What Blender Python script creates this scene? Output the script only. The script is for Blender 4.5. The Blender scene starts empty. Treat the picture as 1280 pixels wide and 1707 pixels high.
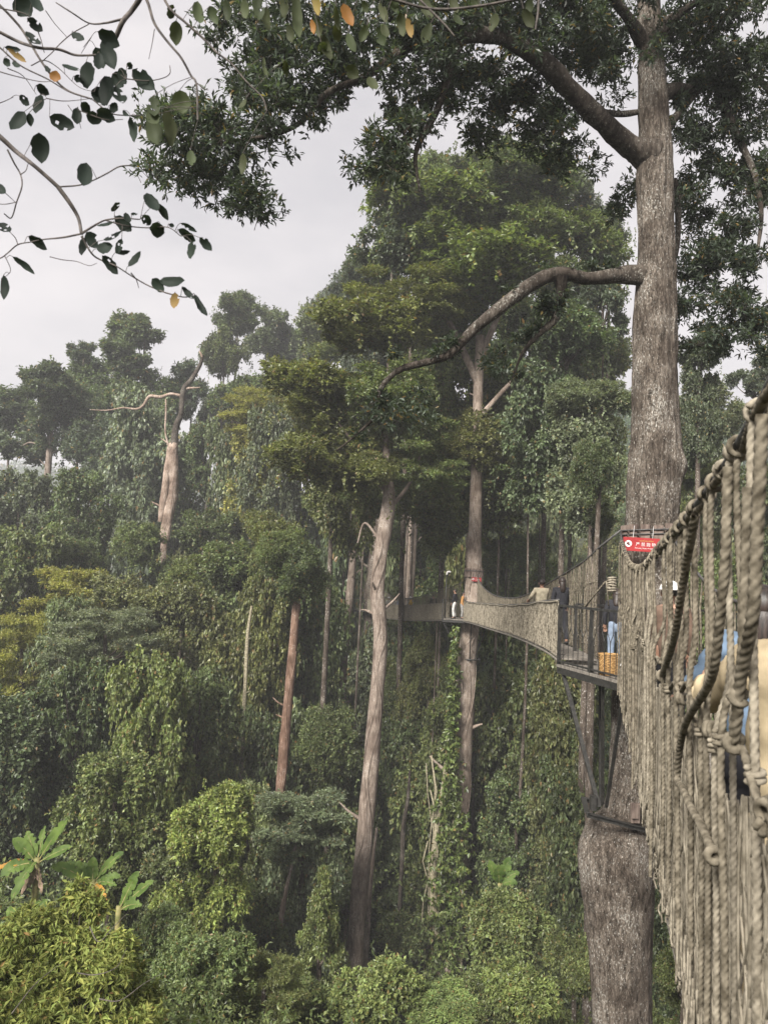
import bpy, bmesh, math, random
import numpy as np
from mathutils import Vector, Matrix, noise as mnoise

rad = math.radians
scene = bpy.context.scene
COL = scene.collection

# ------------------------------------------------------------------ camera
HAZE = 0.0009
EZ = 26.0                        # eye height above the valley floor datum
F = 1290.0                       # focal length in photo pixels (1280 x 1707)
PITCH, ROLL = rad(4.6), rad(2.5)
f_ = np.array([0, math.cos(PITCH), math.sin(PITCH)])
r0 = np.array([1.0, 0, 0]); u0 = np.array([0, -math.sin(PITCH), math.cos(PITCH)])
r_ = r0*math.cos(ROLL) + u0*math.sin(ROLL)
u_ = u0*math.cos(ROLL) - r0*math.sin(ROLL)
cd = bpy.data.cameras.new('camera'); cam = bpy.data.objects.new('camera', cd); COL.objects.link(cam)
cam.matrix_world = Matrix(((r_[0], u_[0], -f_[0], 0), (r_[1], u_[1], -f_[1], 0), (r_[2], u_[2], -f_[2], EZ), (0, 0, 0, 1)))
cd.sensor_fit = 'VERTICAL'; cd.sensor_height = 36.0; cd.lens = 36.0*F/1707.0
cd.clip_start = 0.05; cd.clip_end = 5000
cd.dof.use_dof = True; cd.dof.focus_distance = 24.0; cd.dof.aperture_fstop = 6.5
scene.camera = cam

# ------------------------------------------------------------------ world, sun, exposure
SUN_EL, SUN_AZ = rad(40), rad(-150)     # azimuth from +Y towards +X: behind the camera on the left
W = bpy.data.worlds.new('World'); scene.world = W; W.use_nodes = True
wn, wl = W.node_tree.nodes, W.node_tree.links
wn.clear()
wo = wn.new('ShaderNodeOutputWorld'); bg = wn.new('ShaderNodeBackground'); bg.inputs['Strength'].default_value = 0.1
sky = wn.new('ShaderNodeTexSky'); sky.sky_type = 'NISHITA'; sky.sun_disc = False
sky.sun_elevation = SUN_EL; sky.sun_rotation = SUN_AZ; sky.air_density = 1.0; sky.dust_density = 3.0
hs = wn.new('ShaderNodeHueSaturation'); hs.inputs['Saturation'].default_value = 0.2
tc = wn.new('ShaderNodeTexCoord'); mp = wn.new('ShaderNodeMapping'); mp.inputs['Scale'].default_value = (1.6, 1.6, 4.5)
nz = wn.new('ShaderNodeTexNoise'); nz.inputs['Scale'].default_value = 1.7; nz.inputs['Detail'].default_value = 6; nz.inputs['Roughness'].default_value = 0.55
cr = wn.new('ShaderNodeValToRGB')
cr.color_ramp.elements[0].position = 0.34; cr.color_ramp.elements[0].color = (0.60, 0.58, 0.61, 1)
cr.color_ramp.elements[1].position = 0.66; cr.color_ramp.elements[1].color = (0.81, 0.765, 0.775, 1)
sc10 = wn.new('ShaderNodeVectorMath'); sc10.operation = 'SCALE'; sc10.inputs['Scale'].default_value = 4.45
mx = wn.new('ShaderNodeMix'); mx.data_type = 'RGBA'; mx.inputs['Factor'].default_value = 0.9
wl.new(tc.outputs['Generated'], mp.inputs['Vector']); wl.new(mp.outputs['Vector'], nz.inputs['Vector'])
wl.new(nz.outputs['Fac'], cr.inputs['Fac']); wl.new(cr.outputs['Color'], sc10.inputs[0])
wl.new(sky.outputs['Color'], hs.inputs['Color']); wl.new(hs.outputs['Color'], mx.inputs['A']); wl.new(sc10.outputs['Vector'], mx.inputs['B'])
wl.new(mx.outputs['Result'], bg.inputs['Color']); wl.new(bg.outputs['Background'], wo.inputs['Surface'])

sd = bpy.data.lights.new('sun', 'SUN'); sun = bpy.data.objects.new('sun', sd); COL.objects.link(sun)
sd.energy = 4.6; sd.angle = rad(24); sd.color = (1.0, 0.955, 0.88)
sdir = Vector((math.sin(SUN_AZ)*math.cos(SUN_EL), math.cos(SUN_AZ)*math.cos(SUN_EL), math.sin(SUN_EL)))
sun.rotation_euler = sdir.to_track_quat('Z', 'Y').to_euler(); sun.location = (0, 0, 90)

scene.view_settings.view_transform = 'Standard'; scene.view_settings.look = 'None'
scene.view_settings.exposure = 1.32; scene.view_settings.gamma = 1; scene.view_settings.use_curve_mapping = False
scene.cycles.max_bounces = 6; scene.cycles.diffuse_bounces = 4; scene.cycles.glossy_bounces = 2
scene.cycles.transmission_bounces = 3; scene.cycles.volume_bounces = 0; scene.cycles.transparent_max_bounces = 4
scene.cycles.caustics_reflective = False; scene.cycles.caustics_refractive = False
scene.cycles.use_denoising = True

# ------------------------------------------------------------------ placing helpers
def ray(px, py):
    return r_*(px-640)/F - u_*(py-853.5)/F + f_
def P(px, py, d):                # the point d metres ahead (along Y) seen at that place
    v = ray(px, py); v = v*(d/v[1]); return np.array([v[0], v[1], v[2]+EZ])
def PZ(px, py, z):               # the point on the level z (relative to the eye)
    v = ray(px, py); v = v*(z/v[2]); return np.array([v[0], v[1], v[2]+EZ])
def sstep(t):
    t = np.clip(t, 0, 1); return t*t*(3-2*t)
def ground(x, y):
    x = np.asarray(x, float); y = np.asarray(y, float)
    g = -7 - 17*sstep((y-6+.6*x)/32) + 24*sstep((y-58)/90)
    g = g + 6*sstep((-x-14)/30)*sstep((y-16)/20)
    g = g + 46*np.exp(-((y-235)/70)**2)*sstep((x+20)/60)
    g = g + 58*np.exp(-((y-640)/160)**2)
    g = g + .5*np.sin(x*.31+1)*np.cos(y*.27) + .25*np.sin(x*.9)*np.sin(y*.8+2)
    return g + EZ

# ------------------------------------------------------------------ object helpers
def link(name, me, m=None, parent=None, loc=None):
    o = bpy.data.objects.new(name, me); COL.objects.link(o)
    if m is not None and me is not None and len(me.materials) == 0: me.materials.append(m)
    if parent is not None: o.parent = parent
    if loc is not None: o.location = loc
    return o
def thing(name, label, cat, loc=(0, 0, 0), group=None, rz=0):
    o = bpy.data.objects.new(name, None); COL.objects.link(o)
    o.location = [float(v) for v in loc]; o.rotation_euler = (0, 0, rz); o.empty_display_size = .2
    o['label'] = label; o['category'] = cat
    if group: o['group'] = group
    return o
def mesh_np(name, V, Q, smooth=False):
    me = bpy.data.meshes.new(name); V = np.asarray(V, np.float32); Q = np.asarray(Q, np.int32)
    k = Q.shape[1]; n = len(Q)
    me.vertices.add(len(V)); me.vertices.foreach_set('co', V.ravel())
    me.loops.add(n*k); me.loops.foreach_set('vertex_index', Q.ravel())
    me.polygons.add(n); me.polygons.foreach_set('loop_start', np.arange(0, n*k, k, dtype=np.int32))
    me.polygons.foreach_set('use_smooth', np.full(n, smooth, dtype=bool))
    me.update(calc_edges=True)
    return me
def bm_mesh(name, bm, smooth=False):
    me = bpy.data.meshes.new(name); bm.normal_update(); bm.to_mesh(me); bm.free()
    if smooth:
        for p in me.polygons: p.use_smooth = True
    return me
class MB:                        # gathers quads
    def __init__(s): s.V = []; s.Q = []; s.n = 0
    def add(s, V, Q):
        s.V.append(np.asarray(V, float)); s.Q.append(np.asarray(Q, int)+s.n); s.n += len(V)
    def box(s, c, size, R=None):
        x, y, z = [v/2 for v in size]
        V = np.array([[-x,-y,-z],[x,-y,-z],[x,y,-z],[-x,y,-z],[-x,-y,z],[x,-y,z],[x,y,z],[-x,y,z]])
        if R is not None: V = V @ np.array(R).T
        s.add(V+np.asarray(c), [[0,3,2,1],[4,5,6,7],[0,1,5,4],[1,2,6,5],[2,3,7,6],[3,0,4,7]])
    def bar(s, a, b, w, h, up=(0, 0, 1)):      # a box from a to b
        a = np.asarray(a, float); b = np.asarray(b, float); t = b-a; L = np.linalg.norm(t); t = t/L
        up = np.asarray(up, float)
        if abs(t @ up) > .97: up = np.array([1.0, 0, 0])
        x = np.cross(t, up); x /= np.linalg.norm(x); z = np.cross(x, t)
        s.box((a+b)/2, (w, L, h), np.stack([x, t, z], 1))
    def tube(s, pts, r, seg=6, cap=True):
        V, Q = tube_geo(pts, r, seg, cap); s.add(V, Q)
    def mesh(s, name, smooth=False):
        return mesh_np(name, np.concatenate(s.V), np.concatenate(s.Q), smooth)
def frames(pts):
    pts = np.asarray(pts, float); t = np.gradient(pts, axis=0); t /= np.linalg.norm(t, axis=1, keepdims=True)+1e-12
    ref = np.array([0.0, 1, 0]) if abs(t[0][1]) < .9 else np.array([1.0, 0, 0])
    X = np.zeros_like(pts); x = ref - t[0]*(ref@t[0]); x /= np.linalg.norm(x)
    for i in range(len(pts)):
        x = x - t[i]*(x@t[i]); x /= np.linalg.norm(x)+1e-12; X[i] = x
    return t, X, np.cross(t, X)
def ring_quads(n, seg):
    i = np.arange(n-1)[:, None]*seg; j = np.arange(seg)[None, :]; k = (j+1) % seg
    return np.stack([i+j, i+k, i+seg+k, i+seg+j], -1).reshape(-1, 4)
def tube_geo(pts, r, seg=6, cap=True):
    pts = np.asarray(pts, float); n = len(pts); r = np.broadcast_to(np.asarray(r, float), (n,))
    if cap:
        pts = np.concatenate([pts[:1], pts, pts[-1:]]); r = np.concatenate([[r[0]*.02], r, [r[-1]*.02]])
        t, X, Y = frames(pts[1:-1]); X = np.concatenate([X[:1], X, X[-1:]]); Y = np.concatenate([Y[:1], Y, Y[-1:]]); n += 2
    else: t, X, Y = frames(pts)
    a = np.arange(seg)*2*math.pi/seg
    V = pts[:, None]+r[:, None, None]*(np.cos(a)[None, :, None]*X[:, None]+np.sin(a)[None, :, None]*Y[:, None])
    return V.reshape(-1, 3), ring_quads(n, seg)
def smooth_path(pts, n=6):       # Catmull-Rom; columns beyond xyz (radii) ride along
    p = np.asarray(pts, float); p = np.concatenate([2*p[:1]-p[1:2], p, 2*p[-1:]-p[-2:-1]]); out = []
    for i in range(1, len(p)-2):
        for t in np.arange(n)/n:
            out.append(.5*((2*p[i])+(-p[i-1]+p[i+1])*t+(2*p[i-1]-5*p[i]+4*p[i+1]-p[i+2])*t*t+(-p[i-1]+3*p[i]-3*p[i+1]+p[i+2])*t**3))
    out.append(p[-2]); return np.array(out)
def rope_geo(pts, R, pitch, seg=12, lobes=3, per=9):   # a laid rope: strands winding round it
    pts = np.asarray(pts, float); d = np.r_[0, np.cumsum(np.linalg.norm(np.diff(pts, axis=0), axis=1))]
    n = max(4, int(d[-1]/(pitch/per))); s = np.linspace(0, d[-1], n)
    p = np.stack([np.interp(s, d, pts[:, k]) for k in range(3)], 1)
    t, X, Y = frames(p); a = np.arange(seg)*2*math.pi/seg
    r = R*(.62+.44*np.abs(np.cos(lobes/2*(a[None, :]-2*math.pi*s[:, None]/pitch)))**.55)
    V = p[:, None]+r[..., None]*(np.cos(a)[None, :, None]*X[:, None]+np.sin(a)[None, :, None]*Y[:, None])
    return V.reshape(-1, 3), ring_quads(n, seg)
def unit(v): return v/(np.linalg.norm(v, axis=-1, keepdims=True)+1e-9)

# ------------------------------------------------------------------ materials
def mat(name):
    m = bpy.data.materials.new(name); m.use_nodes = True; nt = m.node_tree
    return m, nt.nodes, nt.links, nt.nodes['Principled BSDF']
def noise_mat(name, c1, c2, scale=8, rough=.8, bump=.0, stretch=(1, 1, 1), detail=6, spec=.3, lo=.35, hi=.65, metallic=0):
    m, n, l, b = mat(name)
    t = n.new('ShaderNodeTexCoord'); mp = n.new('ShaderNodeMapping'); mp.inputs['Scale'].default_value = stretch
    z = n.new('ShaderNodeTexNoise'); z.inputs['Scale'].default_value = scale; z.inputs['Detail'].default_value = detail
    r = n.new('ShaderNodeValToRGB'); r.color_ramp.elements[0].position = lo; r.color_ramp.elements[1].position = hi
    r.color_ramp.elements[0].color = (*c1, 1); r.color_ramp.elements[1].color = (*c2, 1)
    l.new(t.outputs['Object'], mp.inputs['Vector']); l.new(mp.outputs['Vector'], z.inputs['Vector'])
    l.new(z.outputs['Fac'], r.inputs['Fac']); l.new(r.outputs['Color'], b.inputs['Base Color'])
    b.inputs['Roughness'].default_value = rough; b.inputs['Specular IOR Level'].default_value = spec; b.inputs['Metallic'].default_value = metallic
    if bump:
        bp = n.new('ShaderNodeBump'); bp.inputs['Strength'].default_value = bump; bp.inputs['Distance'].default_value = .01
        l.new(z.outputs['Fac'], bp.inputs['Height']); l.new(bp.outputs['Normal'], b.inputs['Normal'])
    return m
def leaf_mat(name, trans=.36, spec=.4, rough=.42, var=.6, drift=2.6):
    # colour: the object's own tint, each leaf a little lighter, darker or yellower
    m, n, l, b = mat(name)
    oi = n.new('ShaderNodeObjectInfo'); ge = n.new('ShaderNodeNewGeometry')
    mr = n.new('ShaderNodeMapRange'); mr.inputs['To Min'].default_value = 1-var; mr.inputs['To Max'].default_value = 1+var
    vm = n.new('ShaderNodeVectorMath'); vm.operation = 'SCALE'
    tx = n.new('ShaderNodeTexCoord'); zn = n.new('ShaderNodeTexNoise'); zn.inputs['Scale'].default_value = drift; zn.inputs['Detail'].default_value = 2
    zr = n.new('ShaderNodeMapRange'); zr.inputs['From Min'].default_value = .3; zr.inputs['From Max'].default_value = .7; zr.inputs['To Min'].default_value = .62; zr.inputs['To Max'].default_value = 1.5
    l.new(tx.outputs['Object'], zn.inputs['Vector']); l.new(zn.outputs['Fac'], zr.inputs['Value'])
    mm = n.new('ShaderNodeMath'); mm.operation = 'MULTIPLY'
    l.new(ge.outputs['Random Per Island'], mr.inputs['Value']); l.new(mr.outputs['Result'], mm.inputs[0]); l.new(zr.outputs['Result'], mm.inputs[1])
    l.new(oi.outputs['Color'], vm.inputs[0]); l.new(mm.outputs[0], vm.inputs['Scale'])
    rr = n.new('ShaderNodeMath'); rr.operation = 'MULTIPLY'; rr.inputs[1].default_value = 37.0
    fr = n.new('ShaderNodeMath'); fr.operation = 'FRACT'
    hm = n.new('ShaderNodeMapRange'); hm.inputs['To Min'].default_value = .475; hm.inputs['To Max'].default_value = .52
    hv = n.new('ShaderNodeHueSaturation'); hv.inputs['Saturation'].default_value = .95
    l.new(ge.outputs['Random Per Island'], rr.inputs[0]); l.new(rr.outputs[0], fr.inputs[0]); l.new(fr.outputs[0], hm.inputs['Value'])
    l.new(hm.outputs['Result'], hv.inputs['Hue'])
    gt = n.new('ShaderNodeMath'); gt.operation = 'GREATER_THAN'; gt.inputs[1].default_value = .972      # a few dying leaves
    r2 = n.new('ShaderNodeMath'); r2.operation = 'MULTIPLY'; r2.inputs[1].default_value = 91.7; f2 = n.new('ShaderNodeMath'); f2.operation = 'FRACT'
    dy = n.new('ShaderNodeMix'); dy.data_type = 'RGBA'; dy.inputs['B'].default_value = (.19, .135, .045, 1)
    l.new(ge.outputs['Random Per Island'], r2.inputs[0]); l.new(r2.outputs[0], f2.inputs[0]); l.new(f2.outputs[0], gt.inputs[0]); l.new(gt.outputs[0], dy.inputs['Factor'])
    l.new(vm.outputs['Vector'], dy.inputs['A']); l.new(dy.outputs['Result'], hv.inputs['Color'])
    l.new(hv.outputs['Color'], b.inputs['Base Color']); b.inputs['Roughness'].default_value = rough; b.inputs['Specular IOR Level'].default_value = spec
    tr = n.new('ShaderNodeBsdfTranslucent'); tg = n.new('ShaderNodeVectorMath'); tg.operation = 'MULTIPLY'; tg.inputs[1].default_value = (1.5, 1.6, .7)
    l.new(hv.outputs['Color'], tg.inputs[0]); l.new(tg.outputs['Vector'], tr.inputs['Color'])
    ms = n.new('ShaderNodeMixShader'); ms.inputs['Fac'].default_value = trans
    l.new(b.outputs['BSDF'], ms.inputs[1]); l.new(tr.outputs['BSDF'], ms.inputs[2])
    l.new(ms.outputs['Shader'], n['Material Output'].inputs['Surface'])
    return m
def bark_mat(name, dark, mid, pale, lichen=(.50, .47, .44), amount=.5, scale=1.0, bump=.6):
    m, n, l, b = mat(name)
    t = n.new('ShaderNodeTexCoord'); mp = n.new('ShaderNodeMapping'); mp.inputs['Scale'].default_value = (scale, scale, scale*.22)
    z = n.new('ShaderNodeTexNoise'); z.inputs['Scale'].default_value = 9; z.inputs['Detail'].default_value = 9; z.inputs['Roughness'].default_value = .65
    v = n.new('ShaderNodeTexVoronoi'); v.inputs['Scale'].default_value = 22; v.feature = 'DISTANCE_TO_EDGE'
    r = n.new('ShaderNodeValToRGB'); e = r.color_ramp.elements; e[0].position = .33; e[0].color = (*dark, 1); e[1].position = .68; e[1].color = (*pale, 1)
    k = e.new(.5); k.color = (*mid, 1)
    l.new(t.outputs['Object'], mp.inputs['Vector']); l.new(mp.outputs['Vector'], z.inputs['Vector'])
    wv = n.new('ShaderNodeVectorMath'); wv.operation = 'MULTIPLY_ADD'; wv.inputs[1].default_value = (.12, .12, .12)
    l.new(z.outputs['Color'], wv.inputs[0]); l.new(mp.outputs['Vector'], wv.inputs[2]); l.new(wv.outputs['Vector'], v.inputs['Vector'])
    l.new(z.outputs['Fac'], r.inputs['Fac'])
    # large drifts of tone
    z2 = n.new('ShaderNodeTexNoise'); z2.inputs['Scale'].default_value = .75*scale; z2.inputs['Detail'].default_value = 4
    l.new(t.outputs['Object'], z2.inputs['Vector'])
    # lichen: speckles and patches, thick where the large noise is high
    z3 = n.new('ShaderNodeTexNoise'); z3.inputs['Scale'].default_value = 17*scale; z3.inputs['Detail'].default_value = 5; z3.inputs['Roughness'].default_value = .7
    mp3 = n.new('ShaderNodeMapping'); mp3.inputs['Scale'].default_value = (1, 1, .55)
    l.new(t.outputs['Object'], mp3.inputs['Vector']); l.new(mp3.outputs['Vector'], z3.inputs['Vector'])
    ad = n.new('ShaderNodeMath'); ad.operation = 'MULTIPLY_ADD'; ad.inputs[1].default_value = .35
    l.new(z2.outputs['Fac'], ad.inputs[0]); l.new(z3.outputs['Fac'], ad.inputs[2])
    lr = n.new('ShaderNodeMapRange'); lr.inputs['From Min'].default_value = .83-amount*.25; lr.inputs['From Max'].default_value = .90-amount*.25
    l.new(ad.outputs[0], lr.inputs['Value'])
    tone = n.new('ShaderNodeMix'); tone.data_type = 'RGBA'; tone.blend_type = 'MULTIPLY'; tone.inputs['Factor'].default_value = .8
    tr = n.new('ShaderNodeValToRGB'); tr.color_ramp.elements[0].position = .35; tr.color_ramp.elements[0].color = (.50, .44, .40, 1)
    tr.color_ramp.elements[1].position = .62; tr.color_ramp.elements[1].color = (1.15, 1.1, 1.05, 1)
    l.new(z2.outputs['Fac'], tr.inputs['Fac']); l.new(r.outputs['Color'], tone.inputs['A']); l.new(tr.outputs['Color'], tone.inputs['B'])
    lm = n.new('ShaderNodeMix'); lm.data_type = 'RGBA'; lm.inputs['B'].default_value = (*lichen, 1)
    l.new(lr.outputs['Result'], lm.inputs['Factor']); l.new(tone.outputs['Result'], lm.inputs['A'])
    l.new(lm.outputs['Result'], b.inputs['Base Color'])
    b.inputs['Roughness'].default_value = .9; b.inputs['Specular IOR Level'].default_value = .15
    vr = n.new('ShaderNodeMapRange'); vr.inputs['From Max'].default_value = .12; l.new(v.outputs['Distance'], vr.inputs['Value'])
    am = n.new('ShaderNodeMath'); am.operation = 'MULTIPLY_ADD'; am.inputs[1].default_value = .5
    l.new(vr.outputs['Result'], am.inputs[0]); l.new(z.outputs['Fac'], am.inputs[2])
    bp = n.new('ShaderNodeBump'); bp.inputs['Strength'].default_value = bump; bp.inputs['Distance'].default_value = .03
    l.new(am.outputs[0], bp.inputs['Height']); l.new(bp.outputs['Normal'], b.inputs['Normal'])
    return m
def plain(name, c, rough=.6, spec=.3, metallic=0):
    return noise_mat(name, tuple(v*.82 for v in c), tuple(min(1, v*1.12) for v in c), 14, rough, .15, spec=spec, metallic=metallic)

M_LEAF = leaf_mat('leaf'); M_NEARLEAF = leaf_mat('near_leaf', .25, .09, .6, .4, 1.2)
M_BARK = bark_mat('grey_bark', (.030, .025, .020), (.122, .105, .089), (.232, .207, .180), (.36, .34, .305), amount=.36, scale=2.1, bump=1.0)
M_PALE = bark_mat('pale_bark', (.10, .08, .066), (.195, .162, .138), (.29, .25, .222), (.37,.34,.31), amount=.25, scale=1.2, bump=.4)
M_PALER = bark_mat('very_pale_bark', (.14, .11, .09), (.27, .225, .19), (.38, .325, .285), (.46,.42,.38), amount=.25, scale=1.2, bump=.4)
M_RED = bark_mat('reddish_bark', (.075, .045, .032), (.15, .098, .073), (.23, .16, .125), amount=.15, scale=1.2, bump=.4)
M_DEAD = bark_mat('dead_wood', (.12, .085, .066), (.31, .24, .195), (.45, .375, .325), (.52,.47,.43), amount=.3, scale=1.6, bump=.9)
M_DARKBARK = bark_mat('dark_bark', (.04, .032, .026), (.085, .07, .058), (.15, .13, .11), amount=.25)
M_LIMB = bark_mat('limb_bark', (.020, .017, .014), (.055, .047, .040), (.115, .102, .09), (.22,.21,.185), amount=.30, scale=1.6, bump=.5)
M_TWIG = noise_mat('twig_bark', (.035, .03, .028), (.10, .085, .075), 40, .8, .3)
M_VINE = noise_mat('liana_stem', (.13, .11, .07), (.30, .27, .19), 12, .8)
M_ROPE = noise_mat('weathered_rope', (.060, .051, .037), (.190, .166, .127), 26, .9, .5, detail=8, spec=.1)
M_ROPEB = noise_mat('pale_rope', (.115, .10, .076), (.265, .235, .185), 30, .9, .5, detail=8, spec=.1)
M_NET = noise_mat('fine_net_cord', (.115, .10, .075), (.265, .235, .185), 20, .9, .3, spec=.1)
M_CABLE = noise_mat('dark_cable', (.03, .03, .032), (.09, .085, .08), 30, .6, .3)
M_STEEL = noise_mat('dark_painted_steel', (.010, .010, .0095), (.032, .030, .027), 18, .5, .2, spec=.4)
M_DECK = noise_mat('weathered_planks', (.085, .075, .065), (.20, .18, .155), 6, .85, .4, (1, 6, 1))
M_OLDWOOD = noise_mat('old_battens', (.07, .05, .042), (.20, .155, .13), 9, .9, .4, (1, 1, .3))
M_RED_SIGN = noise_mat('red_sign_paint', (.22, .018, .020), (.29, .026, .028), 5, .45)
M_WHITE = plain('white_paint', (.55, .53, .52)); M_YEL = plain('yellow_lettering', (.48, .30, .09)); M_BLACK = plain('black_print', (.02, .02, .02))
M_SOIL = noise_mat('forest_floor', (.012, .014, .007), (.04, .045, .02), 1.2, .95, .4)
# ------------------------------------------------------------------ ground and haze
gx = np.unique(np.r_[np.arange(-900, -90, 30), np.arange(-90, 90, 2.5), np.arange(90, 901, 30)])
gy = np.unique(np.r_[-40, -20, np.arange(-12, 130, 2.5), np.arange(130, 330, 6), np.arange(330, 1201, 30)])
GX, GY = np.meshgrid(gx, gy); GZ = ground(GX, GY)
me = mesh_np('forest_floor', np.stack([GX, GY, GZ], -1).reshape(-1, 3), ring_quads(len(gy), len(gx))[[i for i in range((len(gy)-1)*len(gx)) if i % len(gx) != len(gx)-1]], True)
o = link('ground', me, M_SOIL); o['kind'] = 'structure'

# ------------------------------------------------------------------ foliage
def leaves(Pt, D, N, L, Wd, fold=.12):
    # one kite-shaped leaf at each point, along D, facing N
    S = unit(np.cross(D, N)); N = np.cross(S, D); L = np.broadcast_to(L, (len(Pt),))[:, None]; Wd = np.broadcast_to(Wd, (len(Pt),))[:, None]
    mid = Pt + D*L*.48 + N*L*fold
    V = np.stack([Pt, mid+S*Wd/2, Pt+D*L, mid-S*Wd/2], 1).reshape(-1, 3)
    return V, np.arange(len(V)).reshape(-1, 4)
def sprays(rng, C, A, k, L, Wd, spread=1.0, droop=.15, up=.7, stem=.3):
    # k leaves radiating from each twig end C with axis A
    n = len(C); C = np.repeat(C, k, 0); A = np.repeat(unit(A), k, 0); m = n*k
    D = unit(A*.55 + rng.normal(size=(m, 3))*.55*spread + np.array([0, 0, -droop]))
    N = unit(np.array([0, 0, up]) + rng.normal(size=(m, 3))*.45 + A*.15)
    ln = L*rng.uniform(.6, 1.25, m)
    return leaves(C + A*rng.uniform(-stem, stem, (m, 1))*L*2, D, N, ln, Wd*ln/L*rng.uniform(.8, 1.2, m))
def sph(rng, n): return unit(rng.normal(size=(n, 3)))
def blob_shell(rng, c, r, n, flat=.8, under=.35):
    u = sph(rng, int(n*1.6)); keep = (u[:, 2] > -.25) | (rng.random(len(u)) < under); u = u[keep][:n]
    return c + u*r*(.5+.55*rng.random((len(u), 1))**.6)*np.array([1, 1, flat]), unit(u+np.array([0, 0, .25]))
PROTO = {}
def crown_mesh(kind, seed):
    rng = np.random.default_rng(seed); Vs = []; blobs = []
    L, Wd, k, droop, sprd, tot = .078, .035, 6, .3, 1.0, 4600
    if kind in ('broad', 'bush'):       # a few uneven lobes, each of many tufts
        nl = 7 if kind == 'broad' else 6
        for q in range(nl):
            u = sph(rng, 1)[0]; u[2] = u[2]*.75+(.1 if kind == 'broad' else .0); lc = u*rng.uniform(.35, .66); lr = rng.uniform(.28, .46)
            for i in range(13):
                w = sph(rng, 1)[0]; w[2] = w[2]*.8+.12
                blobs.append((lc+w*lr*rng.uniform(.55, 1.12), rng.uniform(.085, .20), .92 if kind == 'broad' else 1.0))
        tot = 5000
        if kind == 'bush': k, droop = 7, .4
    elif kind == 'open':
        for q in range(9):
            u = sph(rng, 1)[0]; u[2] = u[2]*.85+.1; lc = u*rng.uniform(.4, .8); lr = rng.uniform(.14, .26)
            for i in range(7):
                blobs.append((lc+sph(rng, 1)[0]*lr*rng.uniform(.3, 1.2), rng.uniform(.07, .15), .7))
        tot = 3500; L, Wd = .075, .034
    elif kind == 'pads':         # layered, feathery
        for i in range(44):
            a = rng.uniform(0, 6.28); h = rng.uniform(-.8, .9); q = math.sqrt(max(.05, 1-(h*.8)**2))*rng.uniform(.25, .95)
            blobs.append((np.array([q*math.cos(a), q*math.sin(a), h]), rng.uniform(.12, .30), .34))
        L, Wd, k, droop, tot = .080, .024, 7, .35, 4000
    elif kind == 'column':       # a trunk or a whole tree smothered by lianas
        for i in range(80):
            a = rng.uniform(0, 6.28); h = rng.uniform(-1.05, .95); q = (.78-.28*abs(h)+.22*math.sin(2*a+5*h+seed)+.1*math.sin(5*a-3*h))*rng.uniform(.6, 1.05)
            blobs.append((np.array([q*math.cos(a), q*math.sin(a), h]), rng.uniform(.09, .21), 1.5))
        L, Wd, k, droop, sprd, tot = .072, .046, 6, .7, .8, 5200
    elif kind == 'cone':
        for i in range(60):
            a = rng.uniform(0, 6.28); h = rng.uniform(-.95, 1); q = (1-h)*.44*rng.uniform(.5, 1.1)+.04
            blobs.append((np.array([q*math.cos(a), q*math.sin(a), h]), .07+.11*(1-h)*.5*rng.uniform(.7, 1.3), .8))
        L, Wd, k, droop, tot = .07, .03, 7, .35, 3900
    q = rng.uniform(.72, 1.3); L *= q; Wd *= q*rng.uniform(.85, 1.15); tot = int(tot/q**1.35)
    wts = np.array([b[1]**1.7 for b in blobs]); wts /= wts.sum(); C = []; A = []
    for (c, r, fl), w in zip(blobs, wts):
        p, a = blob_shell(rng, np.asarray(c), r, int(tot*w), fl); C.append(p); A.append(a)
    C = np.concatenate(C); A = np.concatenate(A)
    sel = rng.random(len(C)) < .12; C[sel] += A[sel]*rng.uniform(.03, .12, (sel.sum(), 1))     # straggling twigs
    V, Q = sprays(rng, C, A, k, L, Wd, sprd, droop, .7 if kind != 'column' else .25)
    Vs.append(V)
    if kind in ('column', 'bush', 'broad'):      # hanging strands
        ns = {'column': 60, 'bush': 10, 'broad': 14}[kind]
        a = rng.uniform(0, 6.28, ns); q = rng.uniform(.45, .95, ns); h = rng.uniform(-.55, .75, ns); ln = rng.uniform(.2, .7, ns)
        pts = []
        for i in range(ns):
            t = rng.random(22)
            w = .02*np.sin(t*9+i)
            pts.append(np.stack([q[i]*math.cos(a[i])+w+rng.normal(size=22)*.014, q[i]*math.sin(a[i])+rng.normal(size=22)*.014, h[i]-t*ln[i]], 1))
        p = np.concatenate(pts); d = unit(rng.normal(size=p.shape)*.5+np.array([0, 0, -.9])); nn = unit(rng.normal(size=p.shape)+p*1.2)
        V, _ = leaves(p, d, nn, .062*rng.uniform(.7, 1.2, len(p)), .04); Vs.append(V)
    V = np.concatenate(Vs); Q = np.arange(len(V)).reshape(-1, 4)
    me = mesh_np(kind+'_foliage', V, Q); me.materials.append(M_LEAF)
    return me, blobs
for kd, n in (('broad', 7), ('open', 3), ('pads', 3), ('column', 5), ('bush', 4), ('cone', 1)):
    PROTO[kd] = [crown_mesh(kd, 11*i+len(kd)) for i in range(n)]

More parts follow.
